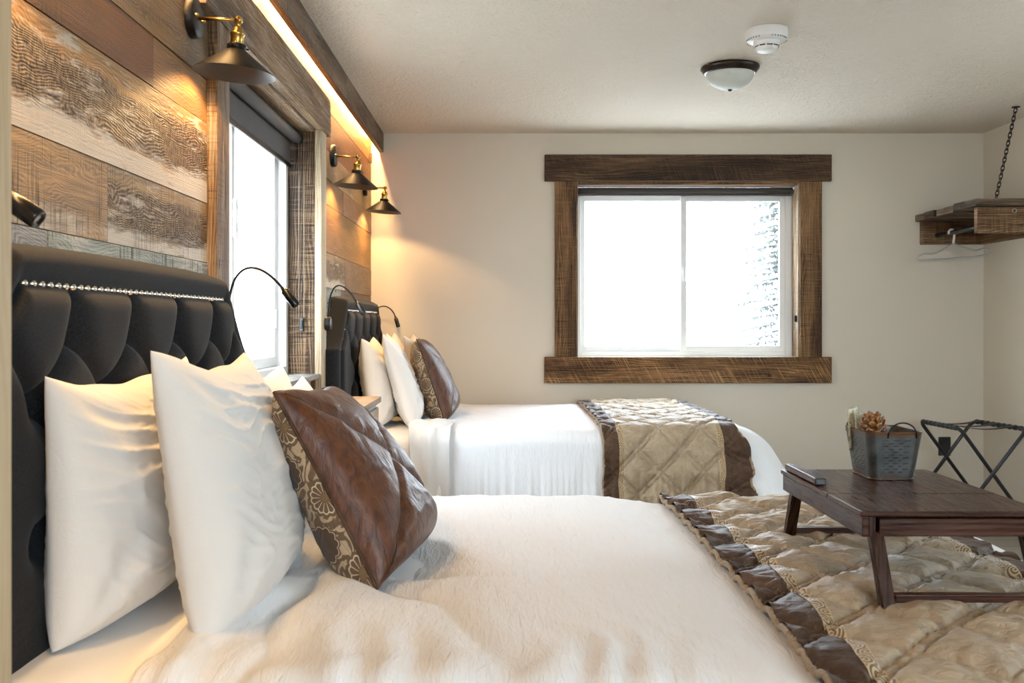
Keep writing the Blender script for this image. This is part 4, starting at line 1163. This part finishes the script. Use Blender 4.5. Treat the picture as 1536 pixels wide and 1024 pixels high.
build('apron', mb, M['tray'], tt, bevel=.0015)
build('drawer', MB().box(TX0+.034, TX1-.018, TY0+.003, TY0+.14, ZT-.045, ZT-.014, along=0), M['tray'], tt, bevel=.0015)
def leg(x, ytop, ybot):
    d = Vector((0, ybot-ytop, -.158)).normalized(); c = []
    zt_, zb2 = ZT-.038, H-.487
    dy = Vector((0, .012, 0)); w_ = .012
    mbx = MB()
    vs_ = []
    for (yy, zz) in ((ytop, zt_), (ybot, zb2)):
        for sx in (-w_, w_):
            for sy in (-.011, .011): vs_.append((x+sx, yy+sy, zz))
    uv = [[(q*.17, .0), (q*.17+.1, .02), (q*.17+.1, .04), (q*.17, .02)] for q in range(6)]
    mbx.add(vs_, [(0, 1, 3, 2), (4, 6, 7, 5), (0, 4, 5, 1), (2, 3, 7, 6), (0, 2, 6, 4), (1, 5, 7, 3)], uv, False)
    return mbx
for x in (TX0+.031, TX1-.031):
    build('leg', leg(x, 1.715, 1.658), M['tray'], tt, bevel=.002, recalc=True)
    build('leg', leg(x, 2.170, 2.228), M['tray'], tt, bevel=.002, recalc=True)
build('stretcher', MB().box(TX0+.043, TX1-.043, 1.654, 1.672, H-.478, H-.464), M['tray'], tt, bevel=.002)
build('stretcher', MB().box(TX0+.043, TX1-.043, 2.214, 2.232, H-.481, H-.468), M['tray'], tt, bevel=.002)
# book ledge along the left edge
build('book_ledge', MB().box(TX0+.006, TX0+.028, 1.975, TY1-.012, ZT+.0005, ZT+.015, along=1), M['tray'], tt, bevel=.003)
build('ledge_cap', MB().box(TX0+.005, TX0+.029, 1.964, 1.976, ZT+.0005, ZT+.0155, along=1), M['blackplastic'], tt, bevel=.003)

# ------------------------------------------------------------------ galvanised basket
BKX, BKY = .822, 2.095
bk = thing('metal_basket', (BKX, BKY, ZT), 'galvanized metal basket with slotted sides on the tray table', 'basket')
BH = .100
def rrect(hw, hd, r, t):
    """point on rounded rectangle, t in 0..1 by arc length"""
    segs = [2*(hd-r), PI/2*r, 2*(hw-r), PI/2*r]*2; L = sum(segs); s_ = (t % 1)*L
    P_ = [((hw, -hd+r), (0, 1)), ((hw-r, hd-r), 0), ((hw-r, hd), (-1, 0)), ((-hw+r, hd-r), PI/2), ((-hw, hd-r), (0, -1)), ((-hw+r, -hd+r), PI), ((-hw+r, -hd), (1, 0)), ((hw-r, -hd+r), 3*PI/2)]
    for (p, d), l in zip(P_, segs):
        if s_ <= l+1e-9:
            if isinstance(d, tuple): return p[0]+d[0]*s_, p[1]+d[1]*s_
            a = d+s_/r; return p[0]+r*math.cos(a), p[1]+r*math.sin(a)
        s_ -= l
    return hw, -hd+r
NP = 320
def bwall(t, z):
    k = z/BH; hw, hd = .047+.012*k, .060+.014*k
    x, y = rrect(hw, hd, .018, t); return Vector((BKX+x, BKY+y, ZT+.001+z))
zr = [0, .010]
nrow = 12
for k in range(nrow): zr += [.016+k*.0061, .016+k*.0061+.0012]
zr += [.092, BH]
def colinfo(t):
    k = .5; hw, hd, r = .053, .067, .018
    segs = [2*(hd-r), PI/2*r, 2*(hw-r), PI/2*r]*2; L = sum(segs); s_ = t*L
    for i, l in enumerate(segs):
        if s_ < l: return i, s_/l, l
        s_ -= l
    return 7, 1, .02
mb = MB(); idx = {}
for j, z in enumerate(zr):
    for i in range(NP): idx[i, j] = len(mb.v); mb.v.append(bwall(i/NP, z))
for j in range(len(zr)-1):
    slot_row = j >= 2 and j % 2 == 0 and j < 2+2*nrow
    for i in range(NP):
        if slot_row:
            g, q, l = colinfo((i+.5)/NP)
            if g % 2 == 0 and .12 < q < .90:
                row = (j-2)//2; ph = (q*l+(.0105 if row % 2 else 0)) % .021
                if ph < .0105: continue
        i2 = (i+1) % NP
        mb.f.append([idx[i, j], idx[i2, j], idx[i2, j+1], idx[i, j+1]]); mb.mi.append(0); mb.smooth.append(False); mb.uv.append(None)
c0 = len(mb.v); mb.v.append(Vector((BKX, BKY, ZT+.001)))
for i in range(NP): mb.f.append([idx[(i+1) % NP, 0], idx[i, 0], c0]); mb.mi.append(0); mb.smooth.append(False); mb.uv.append(None)
build('basket_body', mb, M['galv'], bk, solid=.0009)
build('rolled_rim', MB().tube([bwall(i/120, BH) for i in range(120)], .0018, 8, closed=True), M['galv'], bk)
build('bottom_rim', MB().tube([bwall(i/120, .0015) for i in range(120)], .0018, 8, closed=True), M['galv'], bk)
for sy in (-1, 1):
    yy = BKY+sy*(.074+.0025)
    xs = BKX+.012 if sy < 0 else BKX-.022
    pts = [(xs-.030, yy-sy*.001, ZT+BH-.010)]+bez((xs-.029, yy, ZT+BH+.0), (xs-.022, yy+sy*.003, ZT+BH+.030), (xs+.022, yy+sy*.003, ZT+BH+.030), (xs+.029, yy, ZT+BH+.0), 18)+[(xs+.030, yy-sy*.001, ZT+BH-.010)]
    build('handle', MB().tube(pts, .0016, 8), M['chain'], bk)
# pine cone and packets in the basket
pc_ = MB(); cc = Vector((BKX-.022, BKY-.025, ZT+.088)); ax = Vector((-.35, -.25, .9)).normalized()
qm = ax.to_track_quat('Z', 'Y').to_matrix().to_4x4(); Mc = Matrix.Translation(cc) @ qm
pc_.lathe([(0, -.03), (.008, -.02), (.008, .02), (0, .034)], Mc, 10)
for k in range(40):
    f_ = k/39; z = -.026+.058*f_; rad = .034*math.sin(PI*min(1, .22+.78*(1-f_)))**.8; a = k*2.39996
    Ml = Mc @ Matrix.Translation((0, 0, z)) @ Matrix.Rotation(a, 4, 'Z') @ Matrix.Rotation(R(-18-30*f_), 4, 'Y')
    w_ = .0068
    vs_ = [Ml @ Vector(p) for p in ((.004, -.002, 0), (.004, .002, 0), (rad*.7, -w_*.7, .0), (rad*.7, w_*.7, .0), (rad, -w_, .0045), (rad, w_, .0045), (rad+.004, 0, .0075),
                                    (rad*.7, -w_*.7, -.0018), (rad*.7, w_*.7, -.0018), (rad, -w_, .0014), (rad, w_, .0014), (rad+.004, 0, .004))]
    pc_.add(vs_, [(0, 2, 3, 1), (2, 4, 5, 3), (4, 6, 5), (0, 1, 8, 7), (7, 8, 10, 9), (9, 10, 11), (2, 7, 9, 4), (3, 5, 10, 8), (4, 9, 11, 6), (5, 6, 11, 10)], None, False)
tag(build('pine_cone', pc_, M['cone']), 'brown open pine cone sitting in the metal basket', 'pine cone')
def packet(x, y, z, w_, h_, rx, ry, rz, mat, label):
    Mp = Matrix.Translation((x, y, z)) @ Matrix.Rotation(rz, 4, 'Z') @ Matrix.Rotation(ry, 4, 'Y') @ Matrix.Rotation(rx, 4, 'X')
    mb = MB()
    for sd in (1, -1):
        mb.grid(10, 14, lambda u, v: Mp @ Vector(((u-.5)*w_, sd*.004*((1-(2*u-1)**2)*(1-(2*v-1)**4))**.6, v*h_)))
    o = build('drink_packet', mb, mat, weld=True); return tag(o, label, 'packet', 'packets standing in the metal basket')
packet(BKX-.047, BKY+.040, ZT+.052, .032, .095, R(3), R(-7), R(28), M['packet1'], 'cream paper packet at the far left corner of the basket')
packet(BKX-.038, BKY+.006, ZT+.045, .032, .092, R(-4), R(-4), R(22), M['packet2'], 'pale mint packet nearest the pine cone in the basket')
packet(BKX-.044, BKY+.022, ZT+.045, .030, .086, R(2), R(4), R(35), M['packet1'], 'cream packet squeezed between the other two packets in the basket')
